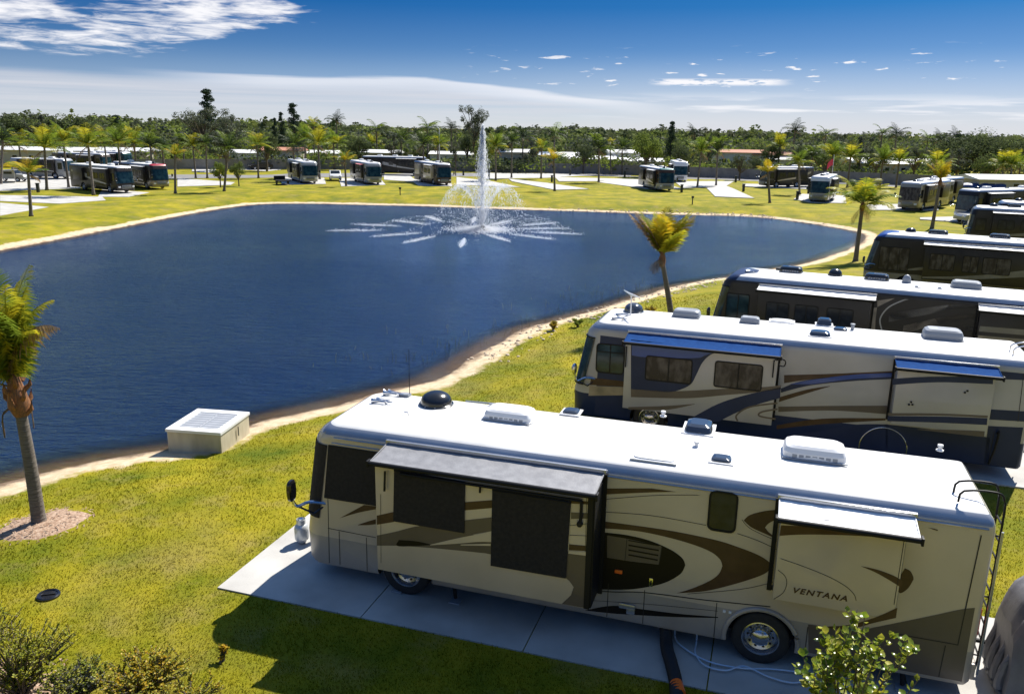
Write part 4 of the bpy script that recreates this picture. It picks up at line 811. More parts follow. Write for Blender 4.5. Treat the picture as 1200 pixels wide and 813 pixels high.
c.line([[6.351,1.87],[6.244,2.296],[6.468,2.756],[6.924,3.081],[7.633,3.456],[8.341,3.705]],'silver_paint',.05,.009)
c.finish()
c.window(.30,1.25,1.55,2.75,k='glass_sky',mull=(.52,),r=.08); c.shell(1.35,3.0,1,14,'glass_sky')
mb=MB(); c.seal(mb,1.62,5.92,1.0,3.1); mb.build('slide_seal',c.root,smooth=0)
mb=c.slide(1.65,5.9,.98,3.05,.55,'charcoal_paint'); c.swoosh([(1.7,1.45),(3.5,1.6),(5.85,1.9)],[(1.7,1.35),(3.5,1.45),(5.85,1.65)],'graphite',.555,mb=mb); s=mb.build('slide_out',c.root,smooth=30)
for a,b in ((2.0,2.9),(3.1,4.0),(4.3,5.3)): c.window(a,b,1.75,2.65,v=.55,parent=s,k='glass_dark')
c.awning(1.6,6.0,3.2,3.1,.02,.62,'awning_white'); 
mb=MB(); c.seal(mb,9.5,12.0,1.4,3.1); mb.build('slide_seal',c.root,smooth=0)
mb=c.slide(9.55,11.95,1.4,3.05,.5,'charcoal_paint'); c.swoosh([(9.6,2.5),(11.9,2.55)],[(9.6,2.3),(11.9,2.35)],'graphite',.505,mb=mb); c.swoosh([(9.6,2.15),(11.9,2.2)],[(9.6,1.95),(11.9,2.0)],'warm_grey',.505,mb=mb); mb.build('slide_out',c.root,smooth=30)
c.awning(9.5,12.05,3.2,3.1,.02,.62,'awning_white')
c.wheel(2.1); c.wheel(9.2,dual=True)
c.ac(2.55,-1.9,.95,.62,.25,k='plastic_black',k2='plastic_black'); c.dome(4.3,-1.95,.26,.3,k='plastic_black'); c.ac(5.9,-1.8,.95,.62,.25,k='plastic_black',k2='plastic_black'); c.dome(7.0,-1.6,.16,.34,k='plastic_grey'); c.ac(9.1,-1.6,1.1,.7,.28,k='plastic_grey')
c.vent(8.2,-.8,.2,.2,.06); c.vent(7.4,-.7,.2,.2,.06); c.horn(.95,-.9); c.mirror(z=1.9,zb=1.6,h=.4,k='plastic_black'); m=MB(); m.box(c.p(2.0,-2.3,3.56),(.25,.3,.1),'trim_black',ch=.03); m.build('roof_rack',c.root)
# ===== fourth coach: dark glassy sides
L4=13.2
c=Coach('dark motorhome with blue roof cap and wide side windows, fourth in the row',L4,2.58,3.5,loc_of(*RVP[3],L4,2.58),RVP[3][2],[(.36,'graphite'),(1.2,'charcoal_paint')],group=ROWG,cap='blue_gloss',lean=.45,nose=.3)
for t,b,k in [[[[1.594,1.384],[3.425,1.853],[5.205,2.451],[6.641,2.798]],[[2.475,1.467],[4.093,1.758],[5.471,2.248],[6.673,2.579]],'graphite'],[[[3.65,1.392],[5.049,1.847],[7.009,2.386]],[[4.16,1.257],[5.396,1.652],[7.041,2.166]],'warm_grey'],[[[5,2.206],[5.983,2.518],[7.033,2.743]],[[5.018,2.071],[6.021,2.252],[7.071,2.48]],'warm_grey'],[[[7.203,2.625],[8.059,2.962]],[[7.242,2.362],[8.105,2.659]],'graphite'],[[[7.306,1.923],[8.164,2.269]],[[7.358,1.571],[8.216,1.921]],'warm_grey']]: c.swoosh(t,b,k)
c.finish()
c.window(.45,2.1,1.35,2.75,k='glass_blind',mull=(.33,.66)); c.shell(1.3,3.05,1,14,'glass_sky')
mb=c.slide(2.9,8.3,1.05,3.05,.45,'charcoal_paint'); c.swoosh([(2.95,1.2),(5.5,1.5),(8.25,2.1)],[(2.95,1.1),(5.5,1.3),(8.25,1.7)],'graphite',.455,mb=mb); s=mb.build('slide_out',c.root,smooth=30)
for a,b in ((3.2,4.5),(4.9,5.7),(5.9,7.3)): c.window(a,b,1.65,2.6,v=.45,parent=s,k='glass_blind')
c.awning(2.8,8.35,3.18,3.08,.02,.5,'awning_white')
mb=c.slide(9.9,12.3,1.3,3.05,.4,'graphite'); mb.build('slide_out',c.root,smooth=30); c.awning(9.9,12.4,3.18,3.08,.02,.45,'awning_white')
c.wheel(2.1); c.wheel(9.2)
c.dome(1.9,-1.7,.28,.26,k='plastic_black'); c.ac(3.4,-1.5,1.1,.7,.24,k='plastic_black',k2='plastic_black'); c.ac(6.6,-1.5,1.1,.7,.24,k='plastic_black',k2='plastic_black'); c.vent(8.2,-1.0,1.6,.4,.07,k='plastic_grey',name='skylight'); c.vent(10,-1.,.3,.3,.1)
c.mirror(z=1.9,zb=1.6,h=.4)

# ===== simpler builder for the coaches seen from afar: same parts, fewer of them
def far_coach(label,x,y,deg,L=12.0,body='charcoal_paint',lower='graphite',swirl='graphite',slide='charcoal_paint',aw='awning_white',roof='roof_white',cap=None,zt=3.5,group='motorhomes on the far side of the pond',front='glass_sky',lean=.22,win=True,acs=2,ack='plastic_white',centre=False,side=1,mirrors=True,second=None,grille='grey_paint'):
    c_,s_=math.cos(R(deg)),math.sin(R(deg)); 
    if not centre: x-=L/2*c_; y-=L/2*s_
    c=Coach(label,L,2.55,zt,(x,y,.045),deg,[(.36,lower),(1.25,body)],lean=lean,group=group,wheels=((2.0,.6),(L-3.3,.6)),roof=roof,cap=cap)
    for sd_ in (1,-1):
        c.swoosh([(1.4,1.2),(4,1.55),(7,2.25),(L-.6,2.75)],[(1.4,1.1),(4,1.2),(7,1.7),(L-.6,2.45)],swirl,.004,sd_)
        c.swoosh([(2.6,.8),(5,1.05),(8,1.4),(L-.4,2.05)],[(2.6,.7),(5,.8),(8,1.05),(L-.4,1.5)],second or lower,.006,sd_)
        c.line([(5.4,.5),(5.3,1.3),(6.2,2.0),(8.5,2.5)],swirl,.06,.008,sd_)
    c.finish(); c.shell(1.3,2.85,2,13,front)
    # grille and head lights
    m=MB(); m.box((L/2+.09,0,.85),(.06,1.3,.45),grille,ch=.02)
    for i in range(4): m.box((L/2+.125,0,.70+i*.1),(.02,1.2,.03),'trim_black')
    m.build('grille',c.root)
    for s in (1,-1): m=MB(); m.box((L/2+.0,s*.95,.85),(.14,.34,.24),'plastic_white',ch=.05); m.build('headlight',c.root)
    for sd_ in (1,-1):
        c.window(.5,1.3,1.55,2.6,side=sd_,k='glass_dark',mull=())
        mb=c.slide(1.7,5.6,1.0,3.05,.45,slide,sd_)
        c.swoosh([(1.8,1.3),(5.5,1.8)],[(1.8,1.15),(5.5,1.5)],swirl,.455,sd_,mb=mb); so_=mb.build('slide_out',c.root,smooth=30)
        c.window(2.1,3.3,1.8,2.6,v=.45,side=sd_,parent=so_,k='glass_dark'); c.window(3.7,5.2,1.8,2.6,v=.45,side=sd_,parent=so_,k='glass_dark')
        c.awning(1.65,5.65,3.2,3.12,.02,.52,aw,side=sd_)
        mb=c.slide(L-4.,L-1.6,1.4,3.05,.4,slide,sd_); mb.build('slide_out',c.root,smooth=30)
        c.window(6.3,7.2,1.9,2.6,side=sd_,k='glass_dark',mull=())
        c.wheel(2.0,sd_,detail=False); c.wheel(L-3.3,sd_,detail=False)
        if mirrors: c.mirror(side=sd_,h=.42,z=1.95,zb=1.7)
    for i in range(acs): c.ac(3.2+i*(L-6.4)/max(acs-1,1),-1.27,1.0,.7,.27,k=ack)
    c.dome(1.7,-1.27,.28,.27,k='plastic_black'); c.vent(L*.5,-1.0,.4,.4,.12)
    return c
fifth=far_coach('dark motorhome with a silver roof edge, fifth in the right-hand row',0,0,154.,L=13,body='charcoal_paint',lower='graphite',cap=None,group=ROWG,acs=3,ack='plastic_black',centre=True)
fifth.root.location=loc_of(*RVP[4],13,2.55)
c5=far_coach('motorhome half hidden behind the fifth one of the right-hand row',0,0,160.,L=12,body='charcoal_paint',lower='warm_grey',centre=True,group=ROWG,acs=2,ack='plastic_black')
c5.root.location=loc_of(*[43.974,75.865],160.,12,2.55)
def FC(label,px,deg,**kw): far_coach(label,px[0],px[1],deg,**kw)
FC('dark motorhome with silver lower nose at the far end of the right-hand row',[49.554,92.176],205.,body='charcoal_paint',lower='silver_paint',L=12.5,group=ROWG,grille='silver_paint')
FC('black motorhome with grey flame swirls parked at the left end of the far lawn',[-51.58,111.393],-35.,body='charcoal_paint',lower='charcoal_paint',swirl='silver_paint',L=11.8,grille='grey_paint')
FC('dark motorhome with a red roof cap beside the black swirled one',[-49.984,118.804],-40.,body='charcoal_paint',lower='warm_grey',cap='red_paint',L=11.8,swirl='graphite')
FC('silver and tan motorhome with a low trailer beside it, left of the white car',[-32.789,134.943],-64.,body='silver_paint',lower='silver_paint',swirl='brown_gloss',L=11.8)
FC('light grey motorhome with a red and pink awning, right of the white car',[-22.505,134.972],-66.,body='silver_paint',lower='grey_paint',swirl='taupe_dark',L=11.5,aw='pink_fabric')
FC('tan and dark brown motorhome nearest left of the fountain jet',[-11.341,136.017],-65.,body='taupe_dark',lower='brown_gloss',swirl='champagne',slide='champagne',L=11.8)
FC('teal-nosed motorhome alone on the far lawn right of the fountain',[23.661,130.674],-82.,body='brown_gloss',lower='silver_paint',swirl='champagne',L=11.5,cap='teal_paint',aw='teal_paint' if 0 else 'awning_white')
FC('small pale blue and white motorhome near a red flag',[41.403,114.301],-117.,body='white_paint',lower='grey_paint',swirl='navy',L=9.5,front='glass_sky')
FC('beige motorhome with pale sunshades in its windshield near the right side',[48.902,104.185],-135.,body='beige_paint',lower='warm_grey',swirl='taupe_dark',L=11.,front='glass_blind')
FC('dark motorhome standing close behind the beige one',[55.195,112.913],-135.,body='brown_gloss',lower='taupe_dark',L=11.,mirrors=False)
BG='vehicles on the sites behind the far lawn'
FC('pale silver motorhome behind the leftmost tall palm',[-72.723,137.879],-10.,body='grey_paint',lower='grey_paint',swirl='silver_paint',L=10.,group=BG,acs=1,zt=3.2)
FC('long brown and white motorhome seen above the black swirled one',[-75.153,155.628],-20.,body='taupe_dark',lower='white_paint',swirl='white_paint',L=12.,group=BG)
FC('green and black motorhome above the red capped one',[-75.437,164.997],-20.,body='green_paint',lower='charcoal_paint',L=11.,group=BG)
FC('long dark motorhome with pale swirls and a green end, standing side-on behind the far row',[-17.148,163.945],-8.,body='charcoal_paint',lower='charcoal_paint',swirl='silver_paint',L=12.5,group=BG,acs=3)
FC('white motorhome behind the teal-nosed one',[30.518,155.246],-95.,body='white_paint',lower='white_paint',swirl='silver_paint',L=9.,group=BG,zt=3.7)
FC('dark trailer home with two pale arches right of the yellow palm',[42.544,144.535],200.,body='taupe_dark',lower='charcoal_paint',swirl='champagne',L=9.5,group=BG)
# ------------------------------------------------------------------ palms
rng=random.Random(11)
def add_frond(mb,base,az,el,ln,droop,wd,nl,k,wind=(0,0),curl=.9,hang=.35,seg=10,rw=.022,two=True):
    P=[Vector(base)]; e=el; a=az; st=ln/seg
    for i in range(seg):
        d=Vector((math.cos(e)*math.cos(a)+wind[0]*i/seg,math.cos(e)*math.sin(a)+wind[1]*i/seg,math.sin(e))).normalized(); P.append(P[-1]+d*st); e-=droop/seg*(.25+2.1*(i/seg)**1.4)*(1+curl*.2)
    mb.tube(P,[rw*(1-.8*i/seg) for i in range(seg+1)],'frond_rib' if 'frond_rib' in M else k,4,caps=False)
    for i in range(nl):
        t=.14+.86*i/nl; f=t*seg; j=min(int(f),seg-1); fr=f-j; p=P[j].lerp(P[j+1],fr); d=(P[j+1]-P[j]).normalized()
        side=d.cross(Vector((0,0,1))); side=side.normalized() if side.length>.05 else Vector((1,0,0)); L=wd*(math.sin(PI*min(1,t*.82+.16))**.7)*rng.uniform(.8,1.1)
        for sg in (1,-1):
            o=(side*sg*.80+d*(.45+.4*t)+Vector((wind[0]*.5,wind[1]*.5,.18-hang*rng.uniform(.6,1.3)))).normalized(); q=p+o*L*.55; o2=(o+Vector((0,0,-.55*hang*2))).normalized(); r_=q+o2*L*.45
            w=d*max(L*.045,.012)
            mb.add([p-w*.6,p+w*.6,q+w,q-w,r_],[(0,1,2,3),(3,2,4)],k)
def palm_crown(mb,c,ln,n,keys,rg,up=(20,85),droop=1.3,wd=None,nl=30,wind=(0,0),dead=0,seg=10,hang=.35):
    for i in range(n):
        az=i*2.399+rg.uniform(-.3,.3); el=R(rg.uniform(*up)); k=rg.choice(keys); L=ln*rg.uniform(.8,1.1)
        add_frond(mb,(c[0],c[1],c[2]),az,el,L,droop*rg.uniform(.7,1.25),(wd or ln*.32),nl,k,wind,hang=hang,seg=seg)
    for i in range(dead):
        add_frond(mb,(c[0],c[1],c[2]-.1),rg.uniform(0,2*PI),R(rg.uniform(-35,5)),ln*.6,1.4,(wd or ln*.3)*.7,max(nl//2,5),'frond_dead',hang=.8,seg=max(seg//2,4))
def palm_trunk(mb,pts,r0,r1,k='bark_palm',seg=14,rings=True):
    P=crom(pts,6); n=len(P); rs=[]
    for i in range(n):
        t=i/(n-1); rs.append(r0*(1-t)+r1*t+.35*r0*max(0,1-t*9))
    mb.tube(P,rs,k,seg)
    if rings:
        L=sum((Vector(P[i+1])-Vector(P[i])).length for i in range(n-1)); m=int(L/.11)
        for i in range(1,m):
            t=i/m*(n-1); j=min(int(t),n-2); p=Vector(P[j]).lerp(Vector(P[j+1]),t-j); d=(Vector(P[j+1])-Vector(P[j])).normalized(); r=rs[j]*(1-(t-j))+rs[j+1]*(t-j)
            mb.tube([p-d*.012,p,p+d*.012],[r*.99,r*1.035,r*.99],k,seg,caps=False)
def mound(name,x,y,r,k,label,cat,h=.12):
    mb=MB(); vs=[];F=[]; n=28; rgm=random.Random(int(x*10)+5)
    ks=[1,.82,.6,.35,.12]; off=[rgm.uniform(.85,1.12) for _ in range(n)]
    for a,s in enumerate(ks):
        for j in range(n):
            t=2*PI*j/n; rr=r*s*(off[j]*(1-.3*a/4)+.3*a/4); px,py=x+rr*math.cos(t),y+rr*math.sin(t); vs.append((px,py,ht(px,py)-.03+(h+.03)*(1-s*s)+(.012*rgm.uniform(-1,1) if a else -.04)))
    for a in range(4): F+=[(a*n+j,a*n+(j+1)%n,(a+1)*n+(j+1)%n,(a+1)*n+j) for j in range(n)]
    F.append(tuple(range(4*n,5*n))); mb.add(vs,F,k)
    for _ in range(int(r*r*220)):
        t=rgm.uniform(0,2*PI); q=r*math.sqrt(rgm.random())*1.02; px,py=x+q*math.cos(t),y+q*math.sin(t); z=ht(px,py)+h*(1-(q/r)**2)+.015
        a=rgm.uniform(0,PI); l=rgm.uniform(.02,.05); dx,dy=math.cos(a)*l,math.sin(a)*l; w=.012
        mb.add([(px-dx-dy*.3,py-dy+dx*.3,z),(px-dx+dy*.3,py-dy-dx*.3,z),(px+dx+dy*.3,py+dy-dx*.3,z+rgm.uniform(-.01,.03)),(px+dx-dy*.3,py+dy+dx*.3,z+rgm.uniform(-.01,.03))],[(0,1,2,3)],k)
    o=mb.build(name,smooth=50); return tag(o,label,cat,kind='structure')
mound('mulch_ring',-11.25,18.05,1.15,'mulch',None,None)
# left palm, blown by the wind
px,py=-11.28,18.05; b0=ht(px,py)
t=thing('coconut_palm','wind-ruffled coconut palm with bare grey trunk and mulch ring, at the left edge','palm tree',(px,py,b0))
T0=[[-11.32,18,3.032],[-11.282,18,1.558],[-11.445,18,3.4]]
m=MB(); palm_trunk(m,[(0,0,-.1),(T0[1][0]-px+.02,T0[1][1]-py,1.5),(T0[0][0]-px,T0[0][1]-py,T0[0][2]-b0)],.165,.115); m.build('trunk',t)
hx,hy,hz=T0[0][0]-px,T0[0][1]-py,T0[0][2]-b0
m=MB(); rg=random.Random(3)
m.tube([(hx+.02,hy,hz-.35),(hx,hy,hz-.1),(hx-.03,hy,hz+.25),(hx-.05,hy,hz+.75)],[.15,.24,.19,.08],'bark_shaft',12)
for i in range(12):
    a=i*2.4; zz=hz-.3+.07*i; m.tube([(hx+.13*math.cos(a),hy+.13*math.sin(a),zz),(hx+.27*math.cos(a),hy+.27*math.sin(a),zz+.12),(hx+.30*math.cos(a),hy+.30*math.sin(a),zz+.34)],[.075,.05,.012],'bark_shaft',6)
for i in range(5):
    a=rg.uniform(0,6.28); m.tube(crom([(hx,hy,hz-.1),(hx+.35*math.cos(a),hy+.35*math.sin(a),hz-.25),(hx+.38*math.cos(a),hy+.38*math.sin(a),hz-.8)],3),.012,'frond_dead',5)
m.build('leaf_base',t)
m=MB(); c0=(hx-.05,hy,hz+.3)
for (az,el,ln,dr,k,h) in ((10,88,2.5,.3,'frond_yellow',.4),(-20,87,2.2,.4,'frond_yellow',.4),(35,86,2.4,.4,'frond_yellow',.4),(150,80,2.9,.6,'frond',.5),(200,74,2.8,.8,'frond_yellow',.5),(100,76,2.7,.7,'frond',.6),(-70,80,2.4,.7,'frond',.7),(0,86,2.2,1.7,'frond_dead',1.0),(-25,87,2.0,1.5,'frond_yellow',.6),(20,87,2.4,1.1,'frond_yellow',.6),(180,62,2.7,1.1,'frond',.5),(230,60,2.5,1.1,'frond_yellow',.5),(135,86,3.0,.4,'frond',.3),(-50,86,2.7,.6,'frond_yellow',.5),(165,45,2.5,1.2,'frond',.6),(210,30,2.3,1.3,'frond_dead',.8),(60,86,2.9,.5,'frond_yellow',.5),(-10,85,2.1,.5,'frond',.6),(250,80,2.7,.6,'frond_yellow',.5)):
    add_frond(m,c0,R(az),R(el),ln,dr,.62,54,k,hang=h,seg=14,rw=.024)
m.build('crown',t)
def young_palm(label,bx,by,cx,cz,ln,n,keys,seed,up=(25,88),droop=1.2,wind=(0,0),nl=40,r=.15,dead=3,group=None,extra=()):
    b=ht(bx,by); t=thing('coconut_palm',label,'palm tree',(bx,by,b),0,group); rg=random.Random(seed); dx=cx-bx
    m=MB(); palm_trunk(m,[(0,0,-.1),(dx*.38,0,(cz-b)*.4),(dx,0,cz-b)],r,r*.6,seg=10); m.build('trunk',t)
    m=MB(); m.tube([(dx,0,cz-b-.3),(dx,0,cz-b),(dx,0,cz-b+.5)],[r*.8,r*1.1,.05],'bark_shaft',8)
    palm_crown(m,(dx,0,cz-b+.15),ln,n,keys,rg,up,droop,nl=nl,wind=wind,dead=dead)
    for e in extra: add_frond(m,(dx,0,cz-b+.15),*e[:4],ln*.34,nl,e[4])
    m.build('crown',t); return t
X2=[[7.734,38.5,-0.306],[6.972,38.5,3.394]]
young_palm('young coconut palm with golden upright fronds, behind the silver and navy motorhome',X2[0][0],38.5,X2[1][0],X2[1][2],2.3,9,['frond_gold','frond_gold','frond_yellow'],21,up=(52,86),droop=.5,wind=(.25,0),nl=52,r=.17,dead=2,extra=((R(15),R(60),2.4,.4,'frond_gold'),(R(-15),R(68),2.4,.4,'frond_yellow'),(R(160),R(66),2.5,.3,'frond_yellow'),(R(175),R(56),2.6,.3,'frond_dead'),(R(190),R(62),2.5,.3,'frond_dead')))
X3=[[26.454,63.585],[26.471,64,3.879]]
young_palm('green and yellow coconut palm on the near bank just left of the blue-capped charcoal motorhome',X3[0][0],X3[0][1],X3[1][0],X3[1][2],3.0,17,['frond','frond_yellow','frond_yellow'],22,up=(5,82),droop=1.15,nl=40,r=.2,dead=3)
X4=[[42.665,84.821],[42.824,86,4.638]]
young_palm('slim palm with orange-brown young fronds, in front of the dark end motorhome of the row',X4[0][0],X4[0][1],X4[1][0],X4[1][2],2.4,11,['frond_gold','frond_yellow','frond_dead'],23,up=(60,88),droop=.6,nl=26,r=.2,dead=5)
# far palms: shared crowns and trunks
def far_crown(seed,keys,n,up,droop,nl=17,dead=2,wind=(0,0),ln=1.):
    m=MB(); palm_crown(m,(0,0,0),ln,n,keys,random.Random(seed),up,droop,nl=nl,seg=6,wd=.34,dead=dead,wind=wind)
    me=bpy.data.meshes.new('crown'); me.from_pydata(m.v,[],m.f)
    for k in m.ms: me.materials.append(M[k])
    me.polygons.foreach_set('material_index',m.m); return me
CR={'g':[far_crown(31,['frond','frond','frond_yellow'],22,(-5,85),1.15),far_crown(32,['frond','frond_yellow'],20,(5,85),1.1),far_crown(33,['frond','frond_dark'],22,(-15,80),1.2)],
    'y':[far_crown(34,['frond_gold','frond_yellow'],13,(35,85),.9,wind=(.3,0)),far_crown(35,['frond_gold','frond_gold','frond'],14,(20,85),1.0)],
    'd':[far_crown(36,['frond_dark'],18,(-25,75),1.5,nl=14),far_crown(37,['frond_dark','frond'],16,(-10,70),1.6,nl=14)]}
def trunk_mesh(bend,seg=7):
    m=MB(); palm_trunk(m,[(0,0,0),(bend*.12,0,.35),(bend*.5,0,.7),(bend,0,1.)],.028,.019,seg=seg,rings=False)
    me=bpy.data.meshes.new('trunk'); me.from_pydata(m.v,[],m.f); me.materials.append(M['bark_palm']); me.polygons.foreach_set('use_smooth',[True]*len(me.polygons)); return me
TRM=[trunk_mesh(0),trunk_mesh(.06),trunk_mesh(-.06)]
prg=random.Random(77); used=[0]
def far_palm(q,kind,label,group='palms beyond the pond',rfat=1.):
    x,y,cz,dx,sp=q; b=ht(x,y); h=max(cz-b,1.5); t=thing('palm_tree',label,'palm tree',(x,y,b),0,group)
    used[0]+=1; tr=link('trunk',TRM[0],t); r=max(.18,sp*.075)*rfat/.028; tr.scale=(r*1.,r*1.,h+.1); tr.rotation_euler=(0,math.atan2(dx,h),0)
    cr=link('crown',prg.choice(CR[kind]),t); cr.location=(dx,0,h); s=sp*1.32; cr.scale=(s,s,s*prg.uniform(.9,1.1)); cr.rotation_euler=(prg.uniform(-.08,.08),prg.uniform(-.08,.08),prg.uniform(0,6.28)); return t
PAL=[[[-48.17,82.812,4.217,0.268,1.682],'y','small windswept yellow palm standing closest to the water on the far left lawn'],[[-64.15,114.832,5.699,0.385,2.717],'g','full green palm with two grey trunks left of the black swirled motorhome'],[[-76.174,124.298,6.402,1.164,2.559],'g','palm cut by the left edge of the picture, left of the full green palm'],[[-63.856,120,6.519,0,2.246],'g','palm just right of the full green palm, behind the pale silver motorhome'],[[-54.367,108,6.423,0,2.497],'g','bright green palm rising straight behind the black swirled motorhome'],[[-58.012,124,6.432,0,2.403],'g','palm behind the rear of the red capped motorhome, left of a smaller one'],[[-59.258,132,6.03,0,2.54],'g','palm of dull green above the roof of the red capped motorhome'],[[-54.191,126,5.846,0,1.983],'g','light green palm above the nose of the red capped motorhome'],[[-45.654,112.64,5.046,0.39,1.381],'y','thin young palm just right of the red capped motorhome, on the lawn'],[[-55.026,145.108,5.44,-0.078,2.083],'g','palm on the grass strip by the road, right of the thin young palm'],[[-53.23,145.601,5.888,0.172,1.921],'g','palm on the road strip under the spire-shaped pine'],[[-40.81,117.71,5.896,0.943,2.444],'g','curved-trunk palm with broad yellowish crown alone on the far left lawn'],[[-45.037,147.849,5.687,0.061,2.394],'g','palm beside the far road midway between the curved palm and the tan motorhome'],[[-69.8,177.598,5.072,0.616,2.365],'g','palm behind the road strip above the thin young palm'],[[-37.056,142,5.926,0,2.273],'g','bushy palm above the left side of the silver and tan motorhome'],[[-37.134,150,6.792,0,2.553],'g','bright palm directly above the silver and tan motorhome'],[[-34.069,147,6.019,0,2.649],'g','palm between the silver and tan motorhome and the white car'],[[-26.377,131.454,3.979,-0.083,1.661],'y','small golden palm casting a long shadow towards the water, in front of the pink awning'],[[-38.611,180.568,5.502,0.035,2.86],'g','palm behind the white car'],[[-37.326,222.139,4.576,0.126,3.257],'g','bright green palm above the light grey motorhome with the pink awning'],[[-45.065,215,10.415,0,2.495],'d','tall dark palm against the sky above the white car'],[[-35.047,215,8.291,0,2.924],'d','dark palm against the sky above the pink awning motorhome'],[[-21.116,205,8.926,0,3.192],'d','shaggy dark palm against the sky above the long dark motorhome'],[[-16.016,148,6.285,0,2.46],'g','palm behind the long dark side-on motorhome'],[[-15.758,210,9.009,0,2.392],'d','dark palm left of the big round tree behind the jet'],[[-13.674,150,6.138,0,2.022],'g','palm next to the white lamp post'],[[-25.504,190,6.281,0,2.772],'g','palm above the middle of the long dark motorhome'],[[-45.002,190,8.921,0,2.218],'g','palm top above the trees left of the tall dark palm'],[[-3.403,151.464,6.122,-0.065,2.347],'g','palm just right of the fountain jet'],[[5.002,160.205,5.608,0.023,1.821],'g','narrow-crowned palm on the far pads behind the slender young palm'],[[6.156,128.638,4.722,-0.266,1.729],'y','slender young yellow-green palm on the far lawn right of the fountain'],[[15.119,151.35,5.971,-0.194,2.67],'g','large drooping palm with a thick double trunk between fountain and teal motorhome'],[[9.189,200,8.048,0,3.101],'d','tall dark palm above the pale sheds right of the fountain'],[[1.667,185,7.495,0,2.675],'d','dark palm left of the tall one above the pale sheds'],[[-0.625,160,6.772,0,1.983],'g','thin palm behind the fence close right of the fountain jet'],[[22.735,178.702,5.623,-0.28,2.232],'g','palm by the fence between the drooping palm and the teal motorhome'],[[20.304,177.987,5.772,-0.446,1.85],'g','thin palm by the fence immediately right of the drooping palm'],[[30.814,141.821,6.033,0.272,2.248],'g','yellow-topped palm on the pad right of the teal motorhome'],[[35.223,147.107,6.1,-0.186,2.343],'g','darker palm next to the yellow-topped one right of the teal motorhome'],[[34.497,113.029,4.057,-0.616,1.709],'y','small yellow palm with long shadow, far lawn left of the pale blue motorhome'],[[44.108,129.808,4.891,-0.644,2.124],'g','palm with stubby trunk just left of the pale blue motorhome'],[[59.085,190,6.132,0,2.877],'g','palm with a bright centre behind the dark trailer home'],[[41.938,200,8.755,0,2.532],'d','spiky palm against the skyline between the conical tree and the yellow-topped palm'],[[67.032,205,9.911,0,2.673],'d','tall leaning palm alone on the skyline above the dark trailer home'],[[74.493,205,9.038,0,2.478],'d','second skyline palm, above the pale blue motorhome'],[[92.242,215,9.455,0,2.658],'d','left one of two touching palms on the skyline near the right side'],[[93.68,210,9.304,0,2.85],'d','right one of two touching palms on the skyline near the right side'],[[99.074,205,8.233,0,2.586],'d','low skyline palm left of the big domed tree, left of its twin'],[[102.244,205,8.282,0,2.602],'d','low skyline palm left of the big domed tree, right of its twin'],[[98.201,190,8.225,0,2.65],'d','skyline palm touching the left flank of the big domed tree'],[[56.123,150,5.479,0,2.481],'g','yellow-green palm right above the red flag'],[[58.527,148,5.289,0,2.63],'g','palm behind the green and yellow palm of the near bank'],[[52.543,150,5.128,0,2.134],'g','palm behind the fence left of the red flag'],[[65.095,150,4.885,0,2.195],'g','palm above the beige motorhome, left of its neighbour'],[[67.996,150,4.636,0,2.211],'g','palm above the beige motorhome, right of its neighbour'],[[61.517,122.249,5.221,-0.646,2.261],'g','wide green palm behind the orange-brown young one'],[[84.493,145.785,4.475,-0.603,2.436],'g','first of three palms by the white roof at the right edge'],[[84.712,143.859,4.563,-0.341,2.414],'g','middle one of three palms by the white roof at the right edge'],[[87.379,146.416,4.215,0.012,2.289],'g','rightmost of three palms by the white roof at the right edge'],[[-54.09,130,5.638,0,1.745],'g','low palm between the red capped motorhome and the thin young palm'],[[-72.575,150,5.943,0,2.237],'g','palm filling the gap above the black swirled motorhome nose'],[[-87.772,150,4.972,0,2.513],'g','palm above the yellow umbrella at far left']]
for q,k,l in PAL: far_palm(q,k,l)
